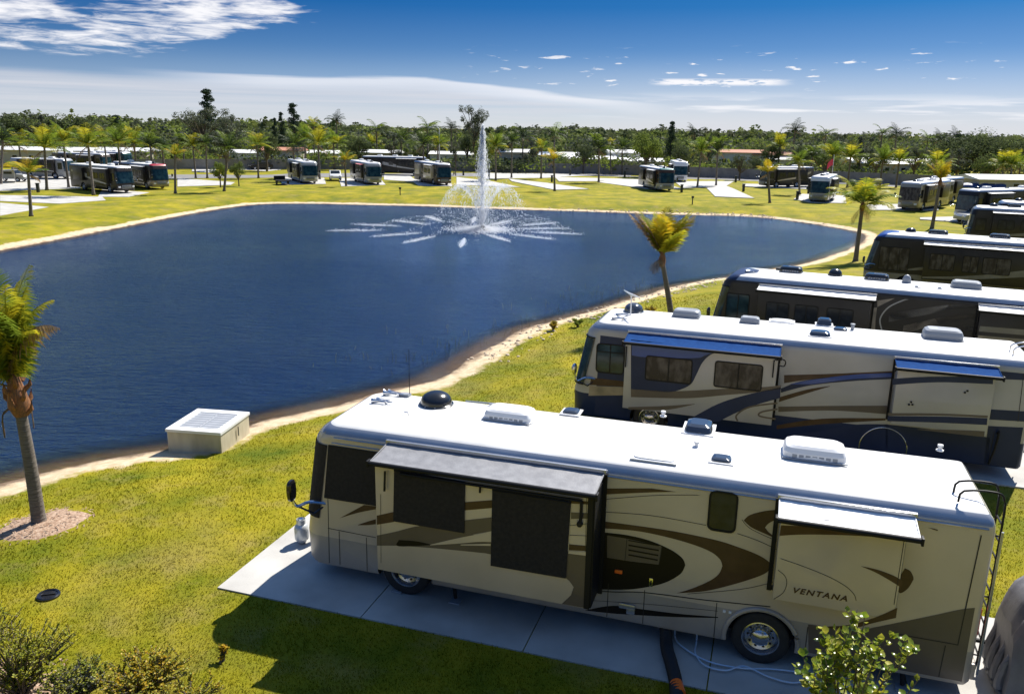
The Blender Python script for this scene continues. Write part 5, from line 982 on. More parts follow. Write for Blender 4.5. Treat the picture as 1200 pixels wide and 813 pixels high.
# ------------------------------------------------------------------ broadleaf trees: limbs and leaf clumps
def tree_meshes(seed,keys,shape='round',n=2600,leaf=.045,lobes=16):
    rg=random.Random(seed); tm=MB(); cm=MB(); tm.tube(crom([(0,0,0),(.01,.0,.2),(0,.01,.42)],3),[.035]*3+[.03]*3+[.022],'bark',8)
    L=[]
    for i in range(lobes):
        if shape=='round': a=rg.uniform(0,6.28); r=rg.uniform(.1,.36); z=.42+.42*rg.random()*(1-.5*(r/.36)**2); s=rg.uniform(.10,.19)
        elif shape=='flat': a=rg.uniform(0,6.28); r=.5*math.sqrt(rg.random()); z=.50+.30*(1-(r/.5)**2)*rg.uniform(.3,1)+rg.uniform(-.12,.04); s=rg.uniform(.12,.19)
        elif shape=='loose': a=rg.uniform(0,6.28); r=rg.uniform(.05,.42); z=.45+.5*rg.random(); s=rg.uniform(.06,.12)
        elif shape=='tall': a=rg.uniform(0,6.28); z=.15+.8*(i+rg.random())/lobes; r=.10*(1-z)+.015; s=.05+.10*(1-z)
        L.append((r*math.cos(a),r*math.sin(a),z,s))
    for i,(x,y,z,s) in enumerate(L):
        if shape!='tall': tm.tube(crom([(0,0,.22+.15*rg.random()),(x*.45,y*.45,z*.72),(x,y,z)],3),[.016,.014,.012,.010,.008,.006,.004],'bark',5)
    if shape=='tall': tm.tube([(0,0,.2),(0,0,.97)],[.02,.003],'bark',6)
    for i in range(n):
        x,y,z,s=rg.choice(L); u=Vector((rg.gauss(0,1),rg.gauss(0,1),rg.gauss(0,1))).normalized()*(s*rg.uniform(.55,1.12)); 
        if shape=='tall': u.z*=.35
        elif u.z<0: u.z*=.55
        p=Vector((x,y,z))+u; l=leaf*rg.uniform(.5,1.25); nrm=(u.normalized()+Vector((rg.uniform(-.9,.9),rg.uniform(-.9,.9),rg.uniform(-.5,.9)))).normalized(); a=nrm.orthogonal().normalized(); b=nrm.cross(a); k=keys[0] if rg.random()<.6 else rg.choice(keys)
        th=rg.uniform(0,6.28); a,b=a*math.cos(th)+b*math.sin(th),b*math.cos(th)-a*math.sin(th)
        cm.add([p-a*l*.5,p+b*l*.32,p+a*l*.55,p-b*l*.3],[(0,1,2,3)],k)
    out=[]
    for m,nm in ((tm,'trunk'),(cm,'crown')):
        me=bpy.data.meshes.new(nm); me.from_pydata(m.v,[],m.f)
        for k in m.ms: me.materials.append(M[k])
        me.polygons.foreach_set('material_index',m.m); out.append(me)
    return out
TV={'dark':[tree_meshes(1,['leaf_dark','leaf_mid'],n=4200,leaf=.036),tree_meshes(2,['leaf_dark','leaf_grey','leaf_mid'])],'mid':[tree_meshes(3,['leaf_mid','leaf_bright'],n=4200,leaf=.036),tree_meshes(4,['leaf_mid','leaf_dark'],'round')],
 'grey':[tree_meshes(5,['leaf_grey','leaf_dark'],'loose',2400),tree_meshes(6,['leaf_grey','leaf_mid'],'loose',2600,lobes=24)],'bright':[tree_meshes(7,['leaf_bright','leaf_mid'],'round',3000)],
 'flat':[tree_meshes(8,['leaf_dark','leaf_mid'],'flat',15000,.030,60)],'pine':[tree_meshes(9,['leaf_pine'],'tall',6000,.022,34)],'open':[tree_meshes(10,['leaf_grey','leaf_dark'],'loose',4200,.028,30)]}
def tree(px,Y,top,width,kind,label,name='broadleaf_tree',group='trees behind the park',cat='tree'):
    pass
def put_tree(q,w,kind,label,name='broadleaf_tree',cat='tree',group='trees behind the park'):
    x,y,z=q; b=ht(x,y); t=thing(name,label,cat,(x,y,b),prg.uniform(0,6.28),group); tm,cm=prg.choice(TV[kind]); h=z-b; ww=w*math.hypot(x,y)/968.
    sc=(ww/.9,ww/.9,h/(.99 if kind!='flat' else .96)); 
    if kind=='pine': sc=(ww/.28,ww/.28,h/.99)
    for me,nm in ((tm,'trunk'),(cm,'crown')): o=link(nm,me,t); o.scale=sc
    return t
TREES=[[[-77.251,215,18.102],22,'pine','tall spire-shaped pine rising out of the round tree on the left skyline','pine_tree'],[[-75.08,205,12.612],62,'open','wide see-through tree around the foot of the tall pine','broadleaf_tree'],[[-66.976,200,11.289],36,'open','smaller see-through tree right of the tall pine','broadleaf_tree'],[[-51.868,200,14.578],17,'pine','dense dark pine, the tallest of three left of the tall skyline palm','pine_tree'],[[-56.133,205,12.515],9,'pine','middle thin pine of the three','pine_tree'],[[-59.256,210,11.159],8,'pine','leftmost and shortest pine of the three','pine_tree'],[[-10.571,215,14.45],38,'open','tall loose-crowned tree right behind the top of the fountain jet','broadleaf_tree'],[[-10.653,190,9.825],24,'dark','dark tree left of the fountain jet','broadleaf_tree'],[[-11.56,165,7.484],16,'grey','small round-topped tree by the lamp post','broadleaf_tree'],[[26.557,172,9.842],46,'bright','large light green willow-like tree behind the teal-nosed motorhome','broadleaf_tree'],[[36.547,200,11.753],13,'pine','dark conical tree right of the light green one','conical_tree'],[[32.977,170,8.134],32,'dark','dark tree right of the light green one, above the fence','broadleaf_tree'],[[44.485,195,10.142],26,'dark','dark round tree on the skyline above the yellow-topped palm','broadleaf_tree'],[[44.015,165,4.819],28,'grey','greyish bush-like tree against the fence left of the dark trailer home','broadleaf_tree'],[[102.587,185,10.865],76,'flat','huge domed dark tree on the right skyline','broadleaf_tree'],[[86.21,165,6.613],30,'grey','grey-green tree in front of the left half of the domed tree','broadleaf_tree'],[[89.275,160,6.315],28,'mid','light-topped tree in front of the domed tree','broadleaf_tree'],[[-123.722,235,12.738],46,'dark','broad dark tree on the skyline above the full green palm','broadleaf_tree'],[[-136.634,235,12.312],48,'dark','broad dark tree on the skyline in the far left corner','broadleaf_tree'],[[-131.013,235,10.598],34,'grey','grey-green tree between the two broad dark ones at left','broadleaf_tree'],[[-120.51,240,11.754],36,'dark','dark tree right of the broad dark one above the full green palm','broadleaf_tree'],[[-107.508,230,11.335],18,'pine','small pine-like treetop on the skyline above the black swirled motorhome','pine_tree'],[[-99.06,225,9.657],22,'grey','see-through treetop left of the group around the tall pine','broadleaf_tree'],[[-43.832,125,4.19],20,'bright','low bushy clump on the road strip right of the pine-side palm','bushy_tree'],[[-42.048,128,3.987],18,'mid','low bushy clump behind the curved-trunk palm','bushy_tree'],[[-58.14,170,8.351],40,'grey','brownish tree below the round tree behind the road palms','broadleaf_tree'],[[-49.994,170,8.149],34,'dark','dark tree behind the palm beside the far road','broadleaf_tree'],[[-34.986,190,7.608],30,'dark','dark tree between the white car and the pink awning motorhome, behind','broadleaf_tree'],[[-26.665,185,7.409],26,'grey','grey tree above the long dark motorhome, left part','broadleaf_tree'],[[-2.685,190,9.216],30,'dark','dark tree just right of the jet behind the fence','broadleaf_tree'],[[14.586,180,7.747],24,'dark','dark round tree above the pale sheds','broadleaf_tree'],[[57.248,190,7.397],26,'dark','dark tree above the small yellow palm','broadleaf_tree'],[[63.155,185,7.384],30,'dark','dark bushy tree between the two lone skyline palms','broadleaf_tree'],[[77.064,190,8.63],34,'grey','brown-grey tree left of the two touching skyline palms','broadleaf_tree'],[[82.61,175,6.824],30,'grey','purple-grey tree above the orange-brown young palm','broadleaf_tree'],[[76.015,178,6.656],28,'dark','dark tree below the two touching skyline palms','broadleaf_tree'],[[48.584,172,5.345],20,'dark','dark rounded tree just right of the greyish bush-like one','broadleaf_tree'],[[61.66,168,6.645],36,'mid','mid green tree behind the red flag','broadleaf_tree'],[[84.694,170,5.637],26,'mid','olive tree behind the blue covered boat','broadleaf_tree'],[[3.845,182,6.675],22,'grey','grey tree behind the narrow-crowned palm','broadleaf_tree']]
for q,w,k,l,n in TREES: put_tree(q,w,k,l,n)
# the far-off wood that closes the view, one mass
def wood(name,x0,x1,Y0,Y1,n,hmin,hmax,keys,seed,leaf=1.0,npt=34,label=None):
    r=np.random.default_rng(seed); Y=r.uniform(Y0,Y1,n); X=r.uniform(x0,x1,n)*Y/900.; keep=np.abs(X)<Y*.85; X=X[keep];Y=Y[keep]; n=len(X)
    H=r.uniform(hmin,hmax,n); Wd=r.uniform(2.5,5.,n); big=r.random(n)<.06; H=H+.9*np.sin(X*.021)+.7*np.sin(X*.053+1.)+np.where(big,H*.22,0)+np.where(X<-.18*Y,2.4,0)*(Y<500)
    C=np.repeat(np.stack([X,Y,H*.62],1),npt,0); d=r.normal(size=(n*npt,3)); d/=np.linalg.norm(d,axis=1)[:,None]; sc=np.repeat(np.stack([Wd,Wd,H*.38],1),npt,0); P=C+d*sc*r.uniform(.6,1.1,(n*npt,1))
    P[:,2]=np.maximum(P[:,2],.4); nr=d+r.normal(size=d.shape)*.6; nr/=np.linalg.norm(nr,axis=1)[:,None]; a=np.cross(nr,[0,0,1.]); a/=np.linalg.norm(a,axis=1)[:,None]+1e-6; b=np.cross(nr,a); l=leaf*r.uniform(.5,1.3,(n*npt,1))
    V=np.stack([P-a*l,P+b*l*.7,P+a*l,P-b*l*.7],1).reshape(-1,3); F=np.arange(len(V)).reshape(-1,4)
    o=npmesh(name,V,F,keys[0]); 
    for k in keys[1:]: o.data.materials.append(M[k])
    mi=np.repeat(r.integers(0,len(keys),n),npt).astype(np.int32); o.data.polygons.foreach_set('material_index',mi); tag(o,label,'woodland',kind='stuff'); return o
wood('distant_wood',-900,900,330,900,2800,6.2,9.6,['leaf_dark','leaf_grey','leaf_mid'],5,1.1,60,'dark treetops of the far-off wood along the whole horizon')
wood('mid_wood',-760,760,212,330,1150,3.6,7.0,['leaf_dark','leaf_mid','leaf_grey','leaf_bright','leaf_grey','leaf_mid'],6,.5,150,'mixed dark and olive trees massed behind the park homes')
wood('undergrowth',-760,760,178,202,330,1.4,3.3,['leaf_mid','leaf_grey','leaf_bright','leaf_dark'],8,.34,110,'shrubby greenery in front of the park homes behind the fence')
# ------------------------------------------------------------------ fence, homes, sheds
def fence(pts,h,label):
    t=thing('fence',label,'fence',(pts[0][0],pts[0][1],0)); ox,oy=pts[0]
    for (x0,y0),(x1,y1) in zip(pts[:-1],pts[1:]):
        L=math.hypot(x1-x0,y1-y0); n=max(1,int(L/2.5)); a=math.atan2(y1-y0,x1-x0)
        for i in range(n):
            cx,cy=x0+(x1-x0)*(i+.5)/n-ox,y0+(y1-y0)*(i+.5)/n-oy; m=MB(); m.box((cx,cy,h/2),(L/n-.16,.06,h-.08),'fence_grey',rot=a); m.build('panel',t,smooth=0)
            m=MB(); m.box((x0+(x1-x0)*i/n-ox,y0+(y1-y0)*i/n-oy,h/2+.03),(.17,.17,h+.06),'fence_grey',ch=.02,rot=a); m.build('post',t,smooth=0)
FP=[[-81.471,166.413],[-60.831,175.036],[-33.788,182.161],[-7.947,181.342],[17.665,180.53],[44.445,170.937],[65.465,162.799],[78.603,152.878],[93.167,131.427]]
fence(FP,2.1,'long grey panel fence closing off the park behind the pads')
def home(q,w,d,h,label,wall='house_white',roof='house_roof',rot=0.,pitch=.6,name='mobile_home',win=True):
    w*=.72; h*=.95; x,y=q; t=thing(name,label,'mobile home',(x,y,0),rot,'park homes behind the fence'); m=MB(); m.box((0,0,h/2),(w,d,h),wall); m.build('wall',t,smooth=0)
    m=MB(); W,D=w/2+.35,d/2+.35; vs=[(-W,-D,h+.002),(W,-D,h+.002),(W,D,h+.002),(-W,D,h+.002),(-W,0,h+pitch),(W,0,h+pitch)]+[(-W,-D,h-.10),(W,-D,h-.10),(W,D,h-.10),(-W,D,h-.10)]
    m.add(vs,[(0,1,5,4),(2,3,4,5),(0,4,3),(1,2,5),(6,7,1,0),(8,9,3,2),(7,8,2,1),(9,6,0,3)],roof); m.build('roof',t,smooth=0)
    for i in range(max(2,int(w/3.5))):
        n=max(2,int(w/3.5)); m=MB(); cx=-w/2+w*(i+.5)/n
        m.box((cx,-d/2-.02,h*.58),(1.1,.06,.9),'house_white'); m.box((cx,-d/2-.055,h*.58),(.96,.02,.76),'glass_dark'); m.build('window',t,smooth=0)
HM=[[[-100.648,174],15,5,3,'long low home with a white roof left of the full green palm',0],[[-102.638,174],20,6,3.6,'white-roofed home behind the yellow umbrella at far left',0],[[-91.18,174],14,6,3.6,'white-roofed home behind the bright green palm',0],[[-84.31,184],16,6,3.4,'white-roofed home above the red capped motorhome',0],[[-59.45,189],14,6,3.2,'white-roofed home behind the road palms, left of the orange roof',0],[[-51.616,189],12,7,3.9,'home with an orange-pink roof above the silver and tan motorhome',1],[[-44.748,194],12,6,3.2,'pale home showing between palms above the white car',0],[[-31.228,199],12,6,3.4,'white home above the light grey motorhome',0],[[-15.182,202],13,6,3.2,'white-roofed home left of the fountain jet',0],[[-0.289,190],9,6,4.3,'white box-like building right of the fountain jet',0],[[10.228,197],13,7,3.6,'pale blue-grey roofed home behind the slender young palm',0],[[16.741,192],16,7,3,'low home with a wide sloping white roof beside the drooping palm',0],[[25.513,197],11,6,4.4,'tall white-walled building right of the drooping palm',0],[[27.756,188],13,6,2.8,'low white-roofed home left of the teal-nosed motorhome',0],[[52.683,200],16,7,4.8,'home with white and red roof lines far above the small yellow palm',1],[[59.725,200],14,7,4.4,'home with a reddish roof right of another on the same line',1],[[62.396,197],10,6,3.4,'home with a bright white roof right of the small yellow palm',0],[[84.735,192],20,7,3,'wide grey-white roofed home above the beige motorhome',0],[[92.766,197],14,7,3.4,'home with a pale roof behind the orange-brown young palm',0],[[80.839,140],17,8,2.6,'home with a broad white roof at the right edge by the three palms',0],[[83.732,204],12,7,3.2,'grey-white home right of the red flag',0]]
for i,(q,w,d,h,l,r) in enumerate(HM): home(q,w,d,h,l,roof='roof_orange' if r else 'house_roof',wall=('house_white','house_cream')[i%2],rot=random.Random(i).uniform(-.12,.12))
# ------------------------------------------------------------------ fountain
FX,FY=[-3.214,83.86]
ft=thing('fountain','tall floating fountain with a central jet and ring of spray in the pond','fountain',(FX,FY,WATER))
m=MB(); m.lathe([(.9,-.05),(1.0,.05),(.8,.22),(.35,.26),(.30,.45),(.12,.5),(.001,.5)],(0,0,0),'plastic_black',seg=20,close=False); m.build('float',ft)
nr=np.random.default_rng(4)
def drops(P,size,name,vel=None,el=2.2):
    n=len(P); s=size*nr.uniform(.5,1.3,(n,1)); 
    if vel is None: vel=np.tile([0,0,1.],(n,1))
    v=vel/(np.linalg.norm(vel,axis=1)[:,None]+1e-6); a=np.cross(v,nr.normal(size=v.shape)); a/=np.linalg.norm(a,axis=1)[:,None]+1e-6; b=np.cross(v,a)
    V=np.stack([P-v*s*el,P+a*s,P+(-a*.5+b*.87)*s,P+(-a*.5-b*.87)*s,P+v*s*el],1).reshape(-1,3); o=np.arange(n)[:,None]*5
    F=np.concatenate([o+np.array(t) for t in ((0,2,1),(0,3,2),(0,1,3),(4,1,2),(4,2,3),(4,3,1))],0); o_=npmesh(name,V,F,'spray',ft); o_['kind']='stuff'; return o_
# central jet
n=4600; t=nr.beta(1.7,1.15,n); z=t*9.9; sp=.10+.62*np.sin(np.pi*np.clip(1-t,0,1)*.62)**1.1*(1-.25*t); P=np.stack([nr.normal(size=n)*sp*.62,nr.normal(size=n)*sp*.62,.4+z],1); drops(P,.023,'central_jet',el=5.)
n=1500; t=nr.random(n); P=np.stack([nr.normal(size=n)*.12,nr.normal(size=n)*.12,.4+t*9.2],1); 
drops(P,.030,'jet_core',el=6.)
# arching jets of the inner crown
AJ=[[],[]]
for j in range(18):
    a=2*PI*j/18+.1; R0=4.3; H0=3.6; n=230; t=nr.random(n)**.9; r=t*R0; z=.4+4*H0*t*(1-t*.9); wd=.03+.16*t
    P=np.stack([r*math.cos(a)+nr.normal(size=n)*wd,r*math.sin(a)+nr.normal(size=n)*wd,np.maximum(z+nr.normal(size=n)*wd,.02)],1); V=np.stack([np.full(n,math.cos(a)*R0),np.full(n,math.sin(a)*R0),4*H0*(1-1.8*t)],1); AJ[0].append(P); AJ[1].append(V)
drops(np.concatenate(AJ[0]),.032,'arching_jets',np.concatenate(AJ[1]),3.)
# long low jets and the streaks where they land
LJ=[[],[],[]]
for j in range(14):
    a=2*PI*j/14+.22; R0=10.4+1.5*math.sin(j*2.1)-1.2*math.cos(a); n=170; t=nr.random(n); r=1+t*(R0-2); z=.2+1.9*4*t*(1-t)*.5; wd=.05+.16*t
    P=np.stack([r*math.cos(a)-nr.normal(size=n)*wd*math.sin(a),r*math.sin(a)+nr.normal(size=n)*wd*math.cos(a),z+nr.normal(size=n)*wd*.6],1); P[:,2]=np.maximum(P[:,2],.02); V=np.stack([np.full(n,math.cos(a)*R0),np.full(n,math.sin(a)*R0),3*(1-2*t)],1); LJ[0].append(P); LJ[1].append(V)
    n=620; t=nr.beta(1.9,1.9,n); r=R0-4.6+t*6.; wd=.04+.20*np.sin(np.pi*t)*nr.random(n); q=nr.normal(size=n)*wd; P=np.stack([r*math.cos(a)-q*math.sin(a),r*math.sin(a)+q*math.cos(a),.03+np.abs(nr.normal(size=n))*.10],1); LJ[2].append(P)
drops(np.concatenate(LJ[0]),.022,'low_jets',np.concatenate(LJ[1]),3.); Q_=np.concatenate(LJ[2]); Q_[:,0]-=1.3; drops(Q_,.026,'landing_streaks',el=1.6)
n=4200; a=nr.random(n)*2*PI; r=np.abs(nr.normal(size=n))*1.7+.4; P=np.stack([r*np.cos(a),r*np.sin(a)*.9,.02+np.abs(nr.normal(size=n))*.22*np.exp(-r/3)],1); drops(P,.045,'foam',el=1.3)
n=5200; P=np.stack([nr.normal(size=n)*1.3-.2,nr.normal(size=n)*1.3,.2+np.abs(nr.normal(size=n))*1.7],1); drops(P,.018,'mist',el=1.5)
# ------------------------------------------------------------------ concrete box at the water's edge
BX=[[-10.658,24.112],[-10.486,25.986],[-8.758,25.813],[-8.761,23.751]]
p=np.array(BX); cx,cy=p.mean(0); ex=(p[3]-p[0]+p[2]-p[1])/2; ey=(p[1]-p[0]+p[2]-p[3])/2; bw,bd=np.hypot(*ex),np.hypot(*ey); ang=math.atan2(ex[1],ex[0])
t=thing('pump_box','square cream concrete box with grey mesh lid on the sandy pond edge','concrete box',(cx,cy,-1.0),ang)
hh=1.05; m=MB(); m.box((0,0,hh/2-.03),(bw*.97,bd*.97,hh-.06),'concrete_box',ch=.02); m.build('wall',t,smooth=0)
m=MB(); 
for sx,sy,dx,dy in ((0,-1,bw,.28),(0,1,bw,.28),(-1,0,.25,bd-.56),(1,0,.25,bd-.56)): m.box((sx*(bw/2-.125),sy*(bd/2-.14),hh),(dx,dy,.09),'plastic_white')
m.build('rim',t,smooth=0)
for i in (0,1):
    m=MB(); w_=(bw-.5)/2; x0=-w_/2 if i==0 else w_/2; m.box((x0,0,hh-.005),(w_-.02,bd-.56,.05),'mesh_grey')
    for k in range(15): m.box((x0,-bd/2+.30+(bd-.6)*k/14,hh+.026),(w_-.05,.022,.016),'plastic_white' if k%2 else 'mesh_grey')
    m.build('grating',t,smooth=0)
m=MB(); m.tube([(bw/2+.02,.1,.9),(bw/2+.02,.1,.6)],.015,'post_dark',6); m.build('hinge',t)
# ------------------------------------------------------------------ small things by the champagne coach
gx_,gy_=[-4.735,17.135]
t=thing('gas_cylinder','pale grey gas cylinder standing on the pad by the nose of the champagne motorhome','gas cylinder',(gx_,gy_,.06))
m=MB(); m.lathe([(.10,0),(.115,.05),(.155,.08),(.16,.12),(.16,.34),(.145,.40),(.09,.45),(.04,.47),(.001,.475)],(0,0,0),'gas_steel',seg=24,close=False); m.build('tank',t)
m=MB(); m.lathe([(.10,.44),(.105,.46),(.105,.56),(.10,.565),(.098,.56),(.098,.45)],(0,0,0),'gas_steel',seg=24,close=False); m.build('collar',t); m=MB(); m.lathe([(.025,.46),(.025,.54),(.045,.545),(.045,.57),(.001,.575)],(0,0,0),'chrome',seg=12,close=False); m.build('valve',t)
hp=[[2.958,13.451],[2.928,13.295],[2.915,12.792],[2.896,12.207],[2.789,11.559]]
t=thing('sewer_hose','fat ribbed black hose lying across the pad below the champagne motorhome','hose',(hp[1][0],hp[1][1],.06))
ox,oy=hp[1]; pts=[(hp[0][0]-ox+.05,hp[0][1]-oy+.45,.30)]+[(x-ox,y-oy,.09) for x,y in hp[1:]]; C_=crom(pts,22); m=MB(); m.tube(C_,[.10+.02*(1 if i%2 else -1) for i in range(len(C_))],'hose_black',14); m.build('ribbed_hose',t,smooth=70)
ex_=hp[3]; m=MB(); m.tube([(ex_[0]-ox-.0,ex_[1]-oy-.02,.10),(ex_[0]-ox+.01,ex_[1]-oy-.30,.09)],.11,'orange_lens',14); m.build('coupling',t)
for nm,lb,pp in (('water_hose','thin white water hose curling from the skirt across the pad, upper of the two loops',[[3.154,13.642],[3.237,13.327],[3.614,12.908],[4.18,12.729],[4.707,12.718],[5.344,12.592],[5.843,12.328]]),('water_hose','thin white water hose with the lower loop on the shaded pad',[[3.52,13.477],[3.432,13.138],[3.527,12.794],[3.859,12.659],[4.225,12.788],[4.569,12.512],[4.893,12.359],[5.266,12.368],[5.949,12.227]])):
    x0,y0=pp[0]; m=MB(); P=crom([(0,.0,.30)]+[(x-x0,y-y0,.02) for x,y in pp],6); m.tube(P,.015,'hose_white',8); o=m.build(nm); o.location=(x0,y0,.07); tag(o,lb,'hose')
dx_,dy_=[-9.28,14.812]
t=thing('valve_cover','round black cover set in the lawn at lower left','ground cover',(dx_,dy_,ht(dx_,dy_)),.3); m=MB(); m.lathe([(.22,-.05),(.22,.035),(.20,.055),(.17,.05),(.16,.03),(.001,.03)],(0,0,0),'plastic_black',seg=28,close=False); m.build('rim',t); m=MB(); m.box((0,0,.04),(.26,.03,.02),'trim_black',ch=.005); m.build('handle',t)
# covered car behind the coach
cx_,cy_=[10.629,11.754]
t=thing('covered_car','car under a crumpled grey cover towed close behind the champagne motorhome','covered car',(cx_,cy_,.06),R(180-17.5))
L_,W_=4.5,1.95; ns,nv=44,36; vs=[];F=[]; rg=random.Random(5)
for i in range(ns+1):
    x=L_/2-L_*i/ns; tt=i/ns; top=np.interp(tt,[0,.03,.1,.28,.40,.72,.92,.98,1],[1.3,1.75,2.0,2.1,2.15,2.15,2.0,1.5,.9]); half=np.interp(tt,[0,.05,.15,.9,1],[.62,.85,.97,.97,.78])
    for j in range(nv+1):
        a=PI*j/nv; cc,s_=math.cos(a),math.sin(a); y=half*math.copysign(abs(cc)**.45,cc); z=top*(abs(s_)**.38)
        f=.03*math.sin(x*5.2+j*.9)+.025*math.sin(x*11+j*1.7)+.03*math.sin(j*1.3+x*2.1); edge=max(0,1-z/.9); y+=math.copysign(1,cc)*(f*1.2*edge+.04*edge)*(.3+abs(cc)); z=max(0.01,z+f*1.1*(1-edge)); vs.append((x,y,z if 0<j<nv else .01))
for i in range(ns):
    for j in range(nv): q=i*(nv+1)+j; F.append((q,q+1,q+nv+2,q+nv+1))
m=MB(); m.add(vs,F,'cover_cloth'); m.add([vs[j] for j in range(nv+1)],[tuple(range(nv,-1,-1))],'cover_cloth'); m.add([vs[ns*(nv+1)+j] for j in range(nv+1)],[tuple(range(nv+1))],'cover_cloth'); m.build('cover',t,smooth=70)
m=MB()
for q in range(4):
    y=-.5+q*.30; m.tube(crom([(L_/2-.10,y-.05,1.1-.1*(q%2)),(L_/2+.03,y+.05,.7),(L_/2+.05,y-.04,.3),(L_/2+.0,y+.02,.03)],3),[.03,.04,.05,.06,.07,.07,.08,.08,.08,.06],'cover_cloth',8)
m.build('nose_shroud',t)
tb=thing('tow_bar','black folding tow bar between the champagne motorhome and the covered car','tow bar',(*[8.544,12.957],.06),R(180-17.5))
m=MB(); m.tube([(.45,0,.5),(-.1,0,.48)],.04,'trim_black',8); m.build('hitch',tb)
for s in (1,-1): m=MB(); m.tube([(-.1,0,.48),(-.75,s*.5,.45)],.03,'trim_black',8); m.build('arm',tb)
# ------------------------------------------------------------------ leafy shrubs in the foreground
def leafy(name,label,cat,x,y,h,w,nst,leaf,keys,seed,nleaf=26,base=0.,spread=1.,tip=True,lw=.45,bushy=.0):
    rg=random.Random(seed); b=ht(x,y)+base; t=thing(name,label,cat,(x,y,b)); sm=MB(); lm=MB()
    for i in range(nst):
        a=rg.uniform(0,6.28); r=w*math.sqrt(rg.random())*spread; hz=h*rg.uniform(.72,1.0)*(1-.25*(r/w)**2); P=crom([(rg.uniform(-.06,.06),rg.uniform(-.06,.06),0),(r*.35*math.cos(a),r*.35*math.sin(a),hz*.55),(r*math.cos(a),r*math.sin(a),hz)],5)
        sm.tube(P,[.022*(1-.8*k/(len(P)-1)) for k in range(len(P))],'bark',5)
        tips=[(P,.30)]
        for _ in range(3):
            j=rg.randrange(len(P)//3,len(P)-1); p=Vector(P[j]); d=Vector((rg.uniform(-1,1),rg.uniform(-1,1),rg.uniform(.3,1))).normalized(); l=h*rg.uniform(.10,.2)*(1+bushy); Q=[tuple(p),tuple(p+d*l*.5),tuple(p+d*l+Vector((0,0,l*.2)))]; sm.tube(Q,[.010,.008,.004],'bark',4); tips.append((Q,.0))
        for Q,f0 in tips:
            for k in range(nleaf):
                f=(f0+(1-f0)*rg.random()**.6)*(len(Q)-1); j=min(int(f),len(Q)-2); p=Vector(Q[j]).lerp(Vector(Q[j+1]),f-j); d=Vector((rg.uniform(-1,1),rg.uniform(-1,1),rg.uniform(-.25,.9))).normalized(); l=leaf*rg.uniform(.6,1.15); sd_=d.cross(Vector((rg.uniform(-.4,.4),rg.uniform(-.4,.4),1))).normalized()*l*lw; nn=d.cross(sd_).normalized()*l*.10
                q=p+d*l*.12; k_=rg.choice(keys)
                lm.add([p,q+d*l*.25+sd_*.8-nn,q+d*l*.6+sd_-nn,q+d*l*1.02-nn*2.5,q+d*l*.6-sd_-nn,q+d*l*.25-sd_*.8-nn,q+d*l*.45+nn],[(0,1,6),(1,2,6),(2,3,6),(3,4,6),(4,5,6),(5,0,6)],k_)
    sm.build('stem',t); lm.build('foliage',t,smooth=80); return t
BQ=[[4.475,9.2,2.821],[4.441,9.2,3.534]]
leafy('shrub','glossy broad-leaved shrub reaching up in front of the rear wheel of the champagne motorhome','shrub',BQ[0][0],9.2,BQ[1][2],.84,26,.10,['leaf_gloss','leaf_gloss','leaf_shrub'],41,nleaf=17)
S_=[[-8.064,12.133],[-7.139,11.891],[-5.973,12.185],[-7.021,12.387],[-8.936,12.816],[-5.128,11.875],[-8.442,11.794]]
leafy('shrub','airy green shrub at the bottom left corner above the brown mulch','shrub',S_[0][0]+.1,S_[0][1]-.5,1.35,.95,90,.036,['leaf_shrub','frond_yellow','leaf_shrub'],42,nleaf=24)
leafy('shrub','dark-leaved low shrub between the airy green one and the golden one','shrub',S_[1][0]+.1,S_[1][1]-.5,.75,.55,60,.04,['leaf_purple','leaf_shrub'],43,nleaf=18)
leafy('shrub','golden yellow-leaved shrub at the bottom edge of the lawn','shrub',S_[2][0],S_[2][1]-.4,.8,.75,110,.038,['leaf_gold','leaf_gold','leaf_shrub'],44,nleaf=20)
leafy('shrub','low green shrub just right of the brown mulch','shrub',S_[3][0]-.1,S_[3][1]-.6,.6,.6,70,.036,['leaf_shrub','leaf_bright'],45,nleaf=18)
leafy('shrub','thin yellow-green shrub at the left edge below the palm shadow','shrub',S_[4][0]-.1,S_[4][1]-.3,1.2,.7,70,.034,['frond_yellow','leaf_shrub'],46,nleaf=20)
leafy('shrub','small golden tuft at the edge of the motorhome shadow','shrub',*[-5.055,12.794],.35,.14,5,.045,['leaf_gold'],47,nleaf=14)
leafy('shrub','sparse green and gold shrub right of the golden yellow one','shrub',S_[5][0],S_[5][1]-.4,.5,.55,50,.036,['leaf_gold','leaf_shrub'],48,nleaf=14)
mound('mulch_bed',S_[6][0]-.2,S_[6][1]-.6,1.75,'mulch',None,None,.10)
